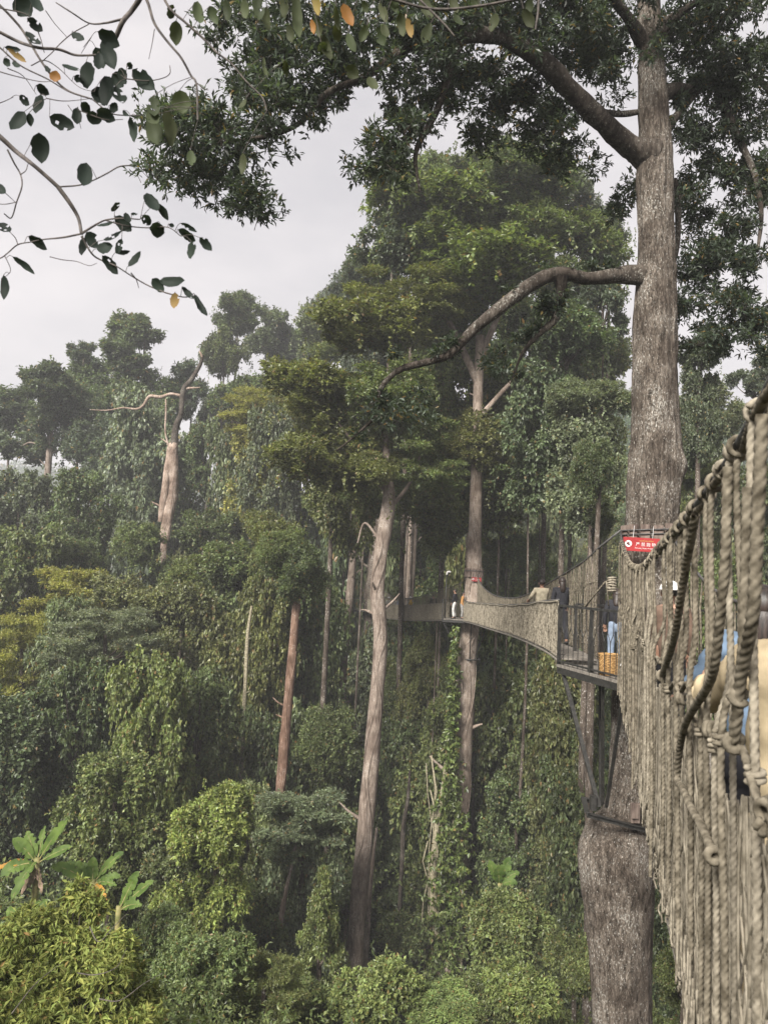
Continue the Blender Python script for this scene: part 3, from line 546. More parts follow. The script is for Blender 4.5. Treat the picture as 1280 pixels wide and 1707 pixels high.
# ------------------------------------------------------------------ the other trees: (label, px, py, rx, ry, d, kind, colour, variant)
TREES = [
 # skyline on the left
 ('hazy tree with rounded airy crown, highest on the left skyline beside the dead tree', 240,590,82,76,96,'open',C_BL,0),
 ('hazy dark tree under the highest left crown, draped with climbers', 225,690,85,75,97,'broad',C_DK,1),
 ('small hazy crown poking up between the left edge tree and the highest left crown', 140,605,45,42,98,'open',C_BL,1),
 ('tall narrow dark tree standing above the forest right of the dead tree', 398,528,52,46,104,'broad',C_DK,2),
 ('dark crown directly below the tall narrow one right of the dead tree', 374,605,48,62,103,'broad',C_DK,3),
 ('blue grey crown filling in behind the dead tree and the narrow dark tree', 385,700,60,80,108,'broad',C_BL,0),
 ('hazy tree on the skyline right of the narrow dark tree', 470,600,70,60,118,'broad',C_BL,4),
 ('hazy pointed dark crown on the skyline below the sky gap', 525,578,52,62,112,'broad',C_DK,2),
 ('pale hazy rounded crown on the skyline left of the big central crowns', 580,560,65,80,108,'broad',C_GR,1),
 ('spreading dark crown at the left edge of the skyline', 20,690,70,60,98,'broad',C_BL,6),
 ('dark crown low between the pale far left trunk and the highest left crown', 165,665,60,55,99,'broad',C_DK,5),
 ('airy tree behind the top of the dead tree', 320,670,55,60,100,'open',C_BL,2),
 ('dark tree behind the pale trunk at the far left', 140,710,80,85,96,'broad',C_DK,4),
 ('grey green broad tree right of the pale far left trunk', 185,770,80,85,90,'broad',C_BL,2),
 ('climber smothered tree left of the dead trunk', 235,775,62,100,84,'column',C_GR,0),
 ('dark hanging liana curtain behind the dead trunk', 290,850,60,90,88,'column',C_DK,1),
 ('dark airy tree right of the dead trunk', 350,770,55,80,84,'open',C_DK,0),
 ('grey liana hung column right of the dead trunk', 395,850,50,110,76,'column',C_GR,2),
 ('yellowish tree with pale flower like sprays right of the dead trunk', 440,705,62,55,72,'pads',C_YG,0),
 ('liana curtain below the yellowish tree', 450,810,55,100,70,'column',C_BL,3),
 ('dark rounded tree at mid left beside the dead trunk foot', 345,905,55,60,68,'broad',C_DK,3),
 ('bushy pale green tree in front of the dead trunk foot', 245,915,55,48,64,'broad',C_LT,1),
 ('dark green tree at left below the pale far left trunk', 130,870,60,70,66,'column',C_DK,1),
 ('grey green tree mass at the left edge below the far hills gap', 30,880,62,75,70,'column',C_BL,0),
 ('left edge tree in front of the grey green mass', 25,990,70,85,58,'column',C_MD,2),
 ('dark tree right of the left edge tree', 100,940,62,60,60,'broad',C_DK,4),
 ('yellow green bamboo like clump in the left middle distance', 115,1005,62,50,52,'pads',(.21,.21,.045),1),
 ('yellow green clump on the left edge below the bamboo like clump', 35,1110,62,80,47,'pads',(.19,.20,.045),0),
 ('liana smothered tree just below the yellow green clump', 110,1110,55,85,46,'column',C_GR,3),
 ('pale leaved spreading tree in the left middle', 175,1080,78,60,44,'pads',(.15,.165,.09),0),
 ('rounded climber covered crown in the left middle, right of the bamboo like clump', 235,1010,70,58,50,'broad',(.14,.155,.06),0),
 ('dark rounded tree below the dead trunk', 320,975,60,55,54,'broad',C_MD,2),
 ('broad tree left of the reddish trunk top', 400,960,65,60,52,'broad',C_MD,3),
 ('tree crown wrapped round the reddish trunk top', 452,900,48,60,50,'broad',C_OL,0),
 ('dark climber hung tree in the shade at left middle', 300,1080,62,85,50,'column',C_OL,1),
 ('dark liana tree between the crooked stem and the reddish trunk', 440,1100,45,110,50,'column',C_OL,0),
 ('olive liana hung tree left of the crooked stem', 370,1120,55,100,51,'column',C_OL,2),
 ('leafy slope tree at left edge above the banana plants', 30,1240,75,75,40,'column',C_DK,2),
 ('liana column in the dark hollow at left', 125,1230,60,95,41,'column',C_DK,3),
 ('bright liana curtain falling in the left middle foreground', 245,1250,64,118,38,'column',C_LT,0),
 ('lower left liana curtain spreading behind the banana plants', 190,1370,80,85,33,'column',C_MD,1),
 ('deep green liana column right of the bright curtain', 330,1230,55,85,42,'column',C_DK,2),
 ('sunlit rounded tree in the lower left middle', 365,1375,70,75,31,'bush',(.16,.185,.05),0),
 ('dark bush at the left foot of the sunlit rounded tree', 285,1440,55,60,32,'bush',C_MD,1),
 ('dark tree behind the reddish trunk', 520,1120,60,110,56,'column',C_DK,3),
 ('leafy tree behind the slim pale trunk, low centre', 550,1250,70,80,47,'broad',C_MD,1),
 ('grey feathery tree at the foot of the reddish trunk', 500,1375,72,45,37,'pads',C_GR,1),
 ('dark tree below the far bridge, right of the slim pale trunk', 680,1180,60,80,60,'broad',C_MD,4),
 ('olive tree below the second platform at left', 715,1110,45,60,56,'broad',C_OL,2),
 ('deep shaded tree low between the slim and platform trunks', 660,1330,60,100,54,'column',C_DK,1),
 ('shaded palm like tree low behind the slim trunk', 640,1450,55,80,52,'pads',C_DK,0),
 ('tall dark green tree right of the platform trunk below the bridge', 850,1150,70,80,56,'broad',C_BL,3),
 ('dark liana draped tree right of the platform trunk', 850,1270,65,110,50,'column',C_DK,0),
 ('drooping liana arch tree between platform trunk and giant trunk', 935,1260,58,120,44,'column',C_OL,3),
 ('pale leaved tree below the near platform', 930,1180,55,45,50,'pads',C_GR,1),
 ('dark tree behind the struts of the near platform', 985,1150,45,80,46,'broad',C_DK,0),
 ('shaded liana column left of the giant trunk base', 960,1430,55,110,38,'column',C_DK,2),
 ('dark climber tree low right of the platform trunk', 860,1400,60,80,46,'column',C_DK,1),
 ('dark tree right of the giant trunk base', 1125,1500,50,70,30,'column',C_DK,3),
 ('leafy tree at the bottom right behind the net', 1140,1640,55,70,24,'bush',C_MD,2),
 ('hazy loose crown filling the skyline dip right of the tall narrow dark tree', 465,575,52,55,114,'open',C_BL,1),
 ('hazy rounded crown at the right end of the skyline dip, under the central treetops', 545,535,48,52,108,'broad',C_BL,5),
 # centre and right crowns
 ('big dark crown behind the central treetops, top left of them', 655,395,70,65,64,'broad',C_BL,1),
 ('hazy crown on the left shoulder of the central treetops', 625,470,55,50,66,'broad',C_BL,3),
 ('dense dark crown behind the long drooping branch', 755,560,80,70,52,'broad',C_MD,0),
 ('mid green crown below the long drooping branch', 840,640,90,70,50,'broad',C_MD,2),
 ('dark green crown between drooping branch and giant trunk', 945,580,85,75,44,'broad',C_DK,3),
 ('airy crown letting sky through just left of the giant trunk', 1005,520,50,70,46,'open',C_BL,2),
 ('light leafed crown left of the giant trunk at mid height', 985,680,70,60,42,'broad',C_GR,4),
 ('olive crown above the second bridge', 810,760,95,75,48,'broad',C_OL,1),
 ('dark crown just above the red sign of the second platform', 735,870,70,75,50,'broad',C_MD,0),
 ('dense crown hanging over the bridge right of the platform trunk', 880,810,75,60,46,'broad',C_MD,3),
 ('small dark crown right behind the second platform', 850,920,45,38,52,'broad',C_DK,2),
 ('pale hazy bushy tree behind the bridge right of the second platform', 830,945,52,45,64,'broad',C_GR,0),
 ('crown close left of the giant trunk above the near platform', 1000,790,48,65,36,'broad',C_DK,1),
 ('hazy spreading crown left of the giant trunk, at the height of the sign', 985,865,45,50,40,'open',C_DK,0),
 ('grey green tree behind the near netting at right', 1185,690,62,70,52,'broad',C_GR,2),
 ('airy tree with bare twigs at the right edge', 1255,640,45,60,48,'open',C_BL,1),
 ('mid green tree low behind the near netting at right', 1165,810,45,55,46,'broad',C_MD,4),
 ('dark tree behind the people on the near bridge', 1245,850,60,80,44,'broad',C_DK,0),
 ('dark crown right of the giant trunk at mid height', 1165,600,45,50,40,'broad',C_BL,3),
 ('dim tree low behind the people on the near bridge', 1215,1010,80,90,40,'broad',C_MD,1),
 ('dark crown low behind the long drooping branch, left part', 700,620,75,65,69,'broad',C_DK,5),
 ('crown filling in behind the middle of the slim pale tree', 690,720,65,60,71,'broad',C_BL,6),
 ('mid crown right of the platform trunk above the bridge', 900,700,75,65,54,'broad',C_DK,5),
 ('greyish crown above the bridge beside the giant trunk', 950,760,60,60,58,'broad',C_GR,6),
 ('dark crown high between the central treetops and the giant trunk', 960,480,75,75,56,'broad',C_DK,6),
 ('crown in the middle of the central treetops', 760,420,85,70,58,'broad',C_MD,5),
 ('crown at the upper right of the central treetops', 925,340,85,70,57,'broad',C_BL,4),
 ('topmost crown of the central treetops', 800,300,80,60,60,'broad',C_DK,0),
 ('narrow top crown at the left of the central treetops', 700,310,60,60,58,'broad',C_MD,1),
 ('olive crown left of the drooping branch tip', 560,700,70,60,50,'broad',C_OL,5),
 ('hazy crown seen below the skyline right of the dead tree', 505,690,70,70,80,'broad',C_GR,6),
 ('dim crown behind the far bridge, right of the slim pale tree', 735,945,55,45,84,'broad',C_DK,2),
 ('dim crown behind the far bridge left end', 545,950,60,80,84,'broad',C_DK,1),
 ('dark liana tree below the second bridge', 895,1080,60,90,62,'column',C_DK,4),
 ('olive climber tree left of the ivy covered trunk', 690,1250,40,110,58,'column',C_OL,4),
 ('dark climber tree left of the giant trunk under the platform', 950,1360,50,110,44,'column',C_DK,3),
 ('shaded climber tree behind the slim pale trunk foot', 580,1390,55,100,50,'column',C_DK,4),
 ('dark climber tree behind the feathery tree', 450,1330,50,110,46,'column',C_DK,2),
 ('green liana mound behind the sunlit rounded tree', 420,1420,50,85,40,'column',C_MD,3),
 ('dim tree behind the farthest bridge, left of the second platform', 700,960,60,75,82,'column',C_MD,1),
 ('dim tree behind the farthest bridge middle', 650,920,50,80,86,'column',C_GR,2),
 ('green tree under the farthest bridge', 700,1110,42,60,64,'column',C_MD,0),
 ('green tree low under the farthest bridge, left part', 655,1200,40,75,62,'column',C_OL,2),
 ('dim tree just right of the thin pale straight tree', 605,1060,35,80,84,'column',C_MD,4),
 ('green climber tree right of the platform trunk, close under the second bridge', 830,1120,42,70,60,'column',C_LT,3),
 ('mid green tree behind the second bridge left of the cream shirt', 880,960,45,60,62,'column',C_MD,1),
 ('hazy crown left of the central treetops, stepping down to the skyline', 600,500,65,60,76,'broad',C_BL,2),
 ('grey green crown on the slope between the skyline dip and the central treetops', 545,560,62,60,92,'broad',C_GR,3),
 ('dark hazy crown below the tall narrow tree right of the dead tree', 420,665,60,55,96,'broad',C_DK,6),
 ('tall crown closing the gap left of the giant trunk', 1015,420,55,85,58,'broad',C_DK,1),
 ('dark crown behind the upper giant trunk', 1000,610,55,70,60,'broad',C_MD,0),
 ('mid green crown behind the branch end', 690,560,65,55,68,'broad',C_MD,6),
 ('crown behind the bough of the drooping branch, closing the gap beside the platform trunk', 850,540,62,52,58,'broad',C_MD,3),
 ('hazy crown stepping down left of the drooping branch tip', 590,600,65,55,72,'broad',C_MD,4),
 # foreground bushes along the bottom
 ('conical young tree left of the slim pale trunk foot', 532,1570,55,98,27,'cone',C_LT,0),
 ('pale green bush hiding the slim pale trunk foot', 632,1660,66,68,24,'bush',C_LT,0),
 ('tall leafy bush in the lower centre beside the conical young tree', 520,1665,60,60,25,'bush',C_MD,1),
 ('light green rounded bush in the lower left centre', 350,1620,78,88,21,'bush',C_LT,2),
 ('wispy olive bush right of the light rounded bush', 440,1665,58,62,22,'pads',C_OL,0),
 ('bush with long dark leaves at the foot of the ivy trunk on its right', 845,1545,66,75,30,'bush',C_MD,0),
 ('bright tipped bush in front of the ivy trunk right side', 885,1650,70,66,24,'bush',C_LT,1),
 ('rounded green bush against the giant trunk left side', 955,1620,52,75,27,'bush',C_MD,2),
 ('low bush in front of the ivy trunk foot', 745,1690,70,42,24,'bush',C_LT,2),
 ('dark bush in the hollow behind the conical young tree', 425,1540,50,70,36,'bush',C_DK,0),
 ('deep shade bush between slim trunk and ivy trunk', 668,1570,48,60,45,'bush',C_DK,1),
 ('small bush left of the slim trunk, half hidden in shade', 578,1500,40,60,46,'bush',C_DK,2),
 ('dark bush right of the lower left yellow shrub', 270,1560,45,62,24,'bush',C_MD,0),
]
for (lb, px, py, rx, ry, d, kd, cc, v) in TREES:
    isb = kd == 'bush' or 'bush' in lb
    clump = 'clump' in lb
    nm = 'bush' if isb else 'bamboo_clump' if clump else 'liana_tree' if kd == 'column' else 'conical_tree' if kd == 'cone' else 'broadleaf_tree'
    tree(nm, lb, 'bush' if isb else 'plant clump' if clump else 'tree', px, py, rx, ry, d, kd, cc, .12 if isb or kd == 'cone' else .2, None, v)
rng = np.random.default_rng(91)
# filling trees of the slope: nothing tells these apart
rng = np.random.default_rng(21)
for i in range(120):
    d = 58+70*(i/120)+rng.uniform(-3, 3); px = rng.uniform(-60, 1330)
    x = (px-640)/F*d; g = float(ground(x, d))-EZ; lim = P(px, 860 if px < 560 else 640, d)[2]-EZ
    hh = min(rng.uniform(11, 24), lim-g); kd = rng.choice(['broad', 'column', 'column', 'broad'])
    R = rng.uniform(2.8, 4.6); H = hh*.5 if kd == 'column' else min(hh*.5, R*1.5)
    c = np.array([x, d, g+hh-H]); v = c/d; py = 853.5-F*(v@u_)/(v@f_); pxx = 640+F*(v@r_)/(v@f_)
    tree('slope_tree', 'tree of the dense forest slope, its crown merging with others like it', 'tree', pxx, py, R/d*F, H/d*F, d, kd, (C_DK, C_MD, C_BL, C_GR, C_OL)[int(rng.integers(5))], .16, 'trees filling the forest slope', None, limbs=False)

# ---- undergrowth on the valley floor and the far wooded hills: masses nobody could count
rng = np.random.default_rng(3)
n = 5200; y = 9+rng.random(n)**1.1*90; x = rng.uniform(-.62, .62, n)*y+rng.normal(size=n)*2
keep = ~((np.hypot(x-5.1, y-15) < 1.6) | ((x > .2+.2*y) & (y < 12))); x = x[keep]; y = y[keep]
y2 = 18+rng.random(1300)*18; x2 = rng.uniform(-.30, .2, 1300)*y2; x = np.r_[x, x2]; y = np.r_[y, y2]; n = len(x)
C = np.stack([x, y, ground(x, y)+rng.uniform(.1, 1, n)**1.6*np.where(np.arange(n) >= n-1300, rng.uniform(.6, 2.4, n), np.clip((y-14)/5, .8, 6.5))], 1)
C = (C[:, None]+rng.normal(size=(n, 9, 3))*np.array([.9, .9, .55])*np.clip(y/30, .5, 1.6)[:, None, None]).reshape(-1, 3)
C[:, 2] = np.maximum(C[:, 2], ground(C[:, 0], C[:, 1])+.05)
s_ = np.repeat(np.clip(C[:, 1]/42, .42, 1), 5)
V, Q = sprays(rng, C, unit(rng.normal(size=C.shape)+np.array([0, 0, .8])), 5, .30, .13, 1, .25, .7); V = V.reshape(-1, 4, 3); V = (V[:, :1]+(V-V[:, :1])*s_[:, None, None]).reshape(-1, 3)
me = mesh_np('undergrowth', V, Q); me.materials.append(M_LEAF); o = link('undergrowth', me); o.color = (*C_MD, 1); o['kind'] = 'stuff'
n = 1500; y = 150+rng.random(n)*150; x = rng.uniform(-.1, .62, n)*y
c = np.stack([x, y, ground(x, y)+rng.uniform(2, 6, n)], 1); P_ = []; A_ = []
for i in range(n):
    p, a = blob_shell(rng, c[i], rng.uniform(2.5, 5), 26, .8); P_.append(p); A_.append(a)
V, Q = sprays(rng, np.concatenate(P_), np.concatenate(A_), 4, 1.1, .55, 1, .1, .7)
me = mesh_np('far_wood', V, Q); me.materials.append(M_LEAF); o = link('far_wood', me); o.color = (.05, .085, .035, 1); o['kind'] = 'stuff'
n = 1500; y = rng.uniform(480, 680, n); x = rng.uniform(-.75, -.2, n)*y
c = np.stack([x, y, ground(x, y)+rng.uniform(2, 8, n)], 1)
V, Q = sprays(rng, np.repeat(c, 8, 0)+rng.normal(size=(n*8, 3))*np.array([5, 5, 3]), sph(rng, n*8), 4, 3, 1.6, 1, .1, .7)
me = mesh_np('distant_wood', V, Q); me.materials.append(M_LEAF); o = link('distant_wood', me); o.color = (.05, .08, .04, 1); o['kind'] = 'stuff'

# ---- yellow green shrub close on the left below
rng = np.random.default_rng(14); c0 = P(95, 1620, 11.0); g = float(ground(c0[0], c0[1]))
sh = thing('yellow_shrub', 'large yellow green shrub with pointed leaves filling the lower left corner', 'shrub', (c0[0], c0[1], g))
base = np.array([c0[0], c0[1], g]); C = []; A = []
for (px, py, r, d) in [(15,1575,35,11.4),(70,1545,30,11.6),(130,1525,30,11.8),(40,1630,50,10.8),(110,1600,48,11),(175,1580,38,11.4),(20,1700,60,10.2),(100,1680,58,10.4),(170,1660,50,10.8),(222,1660,32,11.2),(60,1760,70,9.8),(150,1740,62,10),(212,1715,42,10.6),(240,1780,45,10.4),(150,1508,16,12),(45,1530,14,12),(-20,1640,50,10.8),(-20,1720,55,10.2),(205,1610,22,11.2)]:
    for q in range(6):
        p, a = blob_shell(rng, P(px+rng.normal()*r*.55, py+rng.normal()*r*.5, d+rng.normal()*.35)-base, r/F*d*.6, 40, .9, .7); C.append(p); A.append(a)
C = np.concatenate(C); A = np.concatenate(A)
V, Q = sprays(rng, C, A, 9, .105, .036, 1, .6, .6); me = mesh_np('foliage', V, Q); me.materials.append(M_NEARLEAF); f = link('foliage', me, None, sh); f.color = (.145, .168, .042, 1)
tw = MB()
for i in rng.choice(len(C), 260, replace=False):
    b = C[i]; m = b*.6+np.array([0, 0, -.1]); tw.tube(smooth_path([[0, 0, -.2], m, b], 4), np.linspace(.022, .004, 9), 5, False)
for q in ([(150,1545,10.6),(165,1570,10.4),(190,1545,10.4),(215,1520,10.6)], [(130,1622,9.9),(160,1625,9.8),(195,1612,9.9),(212,1580,10.2)], [(165,1665,9.8),(200,1668,9.8),(240,1640,10),(275,1620,10.3)], [(20,1690,9.5),(60,1640,9.8),(110,1600,10.2)]):
    tw.tube(smooth_path([P(*k)-base for k in q], 5), np.linspace(.008, .003, 5*(len(q)-1)+1), 5)
link('stem', tw.mesh('stem', True), M_TWIG, sh)

# ---- banana plants
def banana_mat(name, a, b_):
    m = noise_mat(name, a, b_, 3, .6, .15, (1, 1, 1), spec=.2); n, l = m.node_tree.nodes, m.node_tree.links
    tr = n.new('ShaderNodeBsdfTranslucent'); tr.inputs['Color'].default_value = (*b_, 1); ms = n.new('ShaderNodeMixShader'); ms.inputs[0].default_value = .3
    l.new(n['Principled BSDF'].outputs[0], ms.inputs[1]); l.new(tr.outputs[0], ms.inputs[2]); l.new(ms.outputs[0], n['Material Output'].inputs[0]); return m
M_BAN = banana_mat('banana_leaf', (.042, .076, .014), (.098, .148, .030)); M_BAND = banana_mat('withered_banana_leaf', (.25, .12, .02), (.38, .21, .035)); M_BANS = noise_mat('banana_stem', (.09, .10, .03), (.22, .19, .08), 6, .7); M_DRY = noise_mat('dry_leaf_sheath', (.10, .07, .05), (.26, .19, .14), 9, .9)
def banana(label, pts_base, d, lv):
    b0 = P(*pts_base, d); g = float(ground(b0[0], b0[1])); base = np.array([b0[0], b0[1], min(g, b0[2]-.8)])
    t = thing('banana_plant', label, 'banana plant', base); mb = MB()
    top = b0-base; mb.tube(smooth_path([[0, 0, -.2], top*.5+[.03, 0, 0], top+[0, 0, .15]], 5), np.linspace(.13, .07, 11), 10)
    link('stem', mb.mesh('stem', True), M_BANS, t); rg = np.random.default_rng(int(pts_base[0]))
    for (px, py, wd, sag, kind, dd_) in lv:
        e = P(px, py, d+dd_)-base; s = top.copy(); n = 22; u = np.linspace(0, 1, n)
        mid = (s+e)/2+np.array([0, 0, sag]); ax = (1-u)[:, None]**2*s+2*(u*(1-u))[:, None]*mid+(u**2)[:, None]*e
        T = unit(np.gradient(ax, axis=0)); up = np.array([0, -.75, .65]); S = unit(np.cross(T, up)); N = np.cross(S, T)
        prof = np.where(u < .16, .06, np.sin(np.clip((u-.14)/.86, 0, 1)*math.pi)**.55)*wd; prof[-1] = .004
        V = []; 
        for i in range(n):
            tear = [1-.45*(rg.random() < .22), 1-.45*(rg.random() < .22)]
            for k, q in ((-1, 1), (-.5, .55), (0, 0), (.5, .55), (1, 1)):
                w = prof[i]*abs(k)*(tear[0] if k < 0 else tear[1]); V.append(ax[i]+S[i]*w*np.sign(k)*.96+N[i]*(w*.30-(.05*wd if abs(k) == 1 else 0)+rg.normal()*.008))
        i = np.arange(n-1)[:, None]*5+np.arange(4)[None]; Q = np.stack([i, i+1, i+6, i+5], -1).reshape(-1, 4)
        m = {'g': M_BAN, 'w': M_BAND, 'd': M_DRY}[kind]; o = link('leaf', mesh_np('leaf', V, Q, True), m, t)
        if kind == 'w': o['label'] = 'withered orange leaf'
        if kind == 'd': o['label'] = 'dry brown hanging leaf'
        mr = MB(); mr.tube(ax-N*.006, np.linspace(.022, .004, n), 5); link('midrib', mr.mesh('midrib', True), M_BANS, o)
banana('banana plant with tall torn leaf and dry brown stem at the far left', (62,1440), 21, [(22,1397,.17,.1,'g',0),(45,1385,.16,.1,'g',.2),(115,1364,.15,.15,'g',0),(76,1376,.10,.1,'g',.4),(122,1411,.13,.1,'g',0),(0,1462,.2,.25,'g',-.4),(48,1455,.1,.25,'g',-.5),(-10,1450,.1,.2,'w',-.3),(50,1480,.10,.1,'d',-.2),(70,1490,.07,.1,'d',-.2),(36,1492,.08,.1,'d',-.2),(20,1500,.16,.35,'g',-.6)])
banana('banana plant in the middle of the lower left banana row, with an orange withered leaf', (155,1475), 22, [(85,1443,.18,.2,'g',-.3),(112,1438,.17,.2,'g',0),(156,1428,.17,0,'g',.1),(138,1438,.14,.1,'g',.3),(207,1420,.13,.2,'g',.1),(202,1462,.12,.2,'g',0),(195,1477,.11,.2,'g',-.3),(178,1512,.11,.3,'w',-.6),(185,1442,.10,.1,'g',.2)])
banana('small pale banana plant at the right end of the lower left banana row', (198,1520), 21, [(232,1452,.16,.1,'g',.1),(257,1468,.14,.15,'g',0),(237,1510,.14,.2,'g',-.2),(214,1480,.08,.1,'g',.2)])
banana('low banana plant half buried in the yellow shrub, one orange leaf', (45,1545), 17, [(72,1522,.12,.2,'w',-.3),(10,1520,.14,.2,'g',0),(80,1500,.13,.15,'g',.2),(28,1560,.12,.2,'g',-.3)])
banana('lone banana plant right of the ivy covered trunk', (832,1478), 34, [(814,1434,.22,.1,'g',.2),(830,1441,.26,0,'g',-.2),(850,1428,.24,.1,'g',.2),(866,1455,.17,.3,'g',0),(862,1474,.17,.3,'g',-.3)])

# ---- twigs with big leaves hanging close in at the top
def oval_leaf(mb, a, b, w, seed, face=None, curl=.15):
    rg = random.Random(seed); a = np.asarray(a, float); b = np.asarray(b, float); T = b-a; L = np.linalg.norm(T); T = T/L
    f = unit(np.array(face)) if face is not None else unit(np.array([rg.gauss(0, .5), -1, rg.gauss(0, .4)]))
    S = unit(np.cross(T, f)); N = np.cross(S, T); n = 9; u = np.linspace(0, 1, n); V = []
    for i in range(n):
        wd = w/2*math.sin(math.pi*min(1, u[i]*.93+.07*(i > 0)))**.7*(1+.12*u[i]) if 0 < i < n-1 else .001
        c = a+T*L*u[i]-N*L*curl*math.sin(u[i]*math.pi*.9)*1.0
        for k in (-1, -.5, 0, .5, 1):
            V.append(c+S*wd*k*(1+rg.uniform(-.16, .08))+N*(abs(k)*wd*.28+(rg.uniform(-.02, .02)*w if abs(k) == 1 else 0)))
    i = np.arange(n-1)[:, None]*5+np.arange(4)[None]; Q = np.stack([i, i+1, i+6, i+5], -1).reshape(-1, 4)
    if rg.random() < .40:        # eaten by insects
        gone = {rg.choice([k for k in range(4, 30) if k % 4 in (0, 3) or rg.random() < .12]) for _ in range(rg.choice((1, 1, 2, 3)))}; Q = np.array([q for k, q in enumerate(Q) if k not in gone])
    mb.add(V, Q)
Z = .4375
def zp(x, y, d): return P(x*Z, y*Z, d)
def branch_set(name, label, d, base_px, twigs, lvs, col, withered=()):
    b0 = P(*base_px, d); t = thing(name, label, 'branch', b0); mb = MB(); lm = MB(); allp = []
    for tw_ in twigs:
        w0, w1, pts = tw_; pp = smooth_path([[*(P(x, y, d+dz)-b0)] for (x, y, dz) in pts], 6)
        V, Q = trunk_geo(np.c_[pp, np.linspace(w0, w1, len(pp))/2/F*d], 7, .25, 6.0); mb.add(V, Q); allp.append(pp)
    allp = np.concatenate(allp)
    for (x, y, x2, y2, w, dz) in lvs:        # leaf stalks
        a = P(x, y, d+dz)-b0; k = np.argmin(((allp-a)**2).sum(1)); g_ = allp[k]
        if np.linalg.norm(g_-a) < .22: mb.tube(smooth_path([g_, (g_+a)/2+np.array([0, 0, .008]), a], 3), .0011, 5, False)
    link('twig', mb.mesh('twig', True), M_TWIG, t)
    for i, (x, y, x2, y2, w, dz) in enumerate(lvs):
        oval_leaf(lm, P(x, y, d+dz)-b0, P(x2, y2, d+dz+random.Random(i).uniform(-.04, .04))-b0, w/F*d, i)
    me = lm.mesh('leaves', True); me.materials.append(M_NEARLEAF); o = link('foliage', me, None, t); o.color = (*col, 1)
    for i, (x, y, x2, y2, w, dz) in enumerate(withered):
        l1 = MB(); oval_leaf(l1, P(x, y, d+dz)-b0, P(x2, y2, d+dz)-b0, w/F*d, 50+i); o = link('withered_leaf', l1.mesh('withered_leaf', True), M_WITH, t); o['label'] = 'orange brown withered leaf'
M_WITH = banana_mat('withered_orange_leaf', (.17, .075, .02), (.27, .135, .035))
zl = lambda L: [(x*Z, y*Z, x2*Z, y2*Z, w*Z, dz) for (x, y, x2, y2, w, dz) in L]
zt = lambda w0, w1, L: (w0, w1, [(x*Z, y*Z, (k % 3)*.02) for k, (x, y) in enumerate(L)])
branch_set('overhanging_branch', 'overhanging thin branch with scattered dark oval leaves at the left edge', 2.7, (-60, 200),
 [zt(9,7,[(-140,400),(0,520),(60,575),(120,622),(170,665),(222,712)]), zt(7,5,[(222,712),(265,770),(300,830),(312,890)]),
  zt(4,2,[(312,890),(360,860),(405,838),(470,832),(535,836)]), zt(3.5,2,[(312,900),(350,965),(385,990),(440,1012),(500,1050),(560,1085),(630,1115)]), zt(2.5,1.5,[(630,1115),(700,1132),(750,1125)]), zt(2.5,1,[(500,1040),(520,1065),(530,1098)]),
  zt(2.5,1.5,[(405,840),(480,860),(560,868),(640,866),(690,900)]), zt(3,2,[(315,890),(240,905),(170,912),(120,922),(70,932),(30,965),(0,985),(-80,1010)]), zt(2.5,2,[(222,712),(300,706),(350,690),(410,660),(455,635),(503,630)]),
  zt(1.5,1,[(190,978),(240,990),(292,996),(340,1012),(370,1003)]), zt(3,2,[(30,570),(55,620),(80,665),(85,710),(65,770),(45,830),(18,815)]), zt(2,1.5,[(80,665),(100,650),(108,625)]), zt(1.5,1,[(65,770),(20,778),(-30,775)]), zt(2,1,[(70,932),(55,900),(0,850)]), zt(1.5,1,[(20,975),(42,1030),(15,1060)]), zt(1.5,1,[(0,715),(60,770)])],
 zl([(150,505,160,622,68,0),(330,620,320,705,62,0),(440,772,440,805,50,0),(0,850,40,880,40,0),(-20,700,20,735,36,0),(110,900,178,952,42,.02),(50,978,132,1045,26,0),(15,1048,14,1140,38,0),
  (372,860,435,840,50,0),(440,825,500,880,50,.02),(330,885,370,945,56,0),(318,905,310,972,52,.03),(370,950,430,935,60,0),(395,915,465,875,36,0),(465,910,445,965,26,0),(440,962,498,955,22,0),(490,1015,535,955,44,0),(390,975,448,1045,48,0),
  (560,735,600,800,54,0),(600,775,640,840,34,.02),(545,820,575,858,40,0),(480,810,495,845,28,0),(600,845,600,908,56,0),(680,875,735,900,30,0),(700,890,745,920,36,.02),(730,920,725,985,52,0),(762,905,808,955,34,0),(690,850,750,885,20,0),
  (608,1070,702,1066,46,0),(580,1062,625,1112,44,0),(668,1115,662,1175,46,0),(695,1092,740,1135,24,0),(742,1122,790,1200,28,0),(500,815,525,815,12,0),(645,855,665,862,16,0)]), (.015, .021, .017))
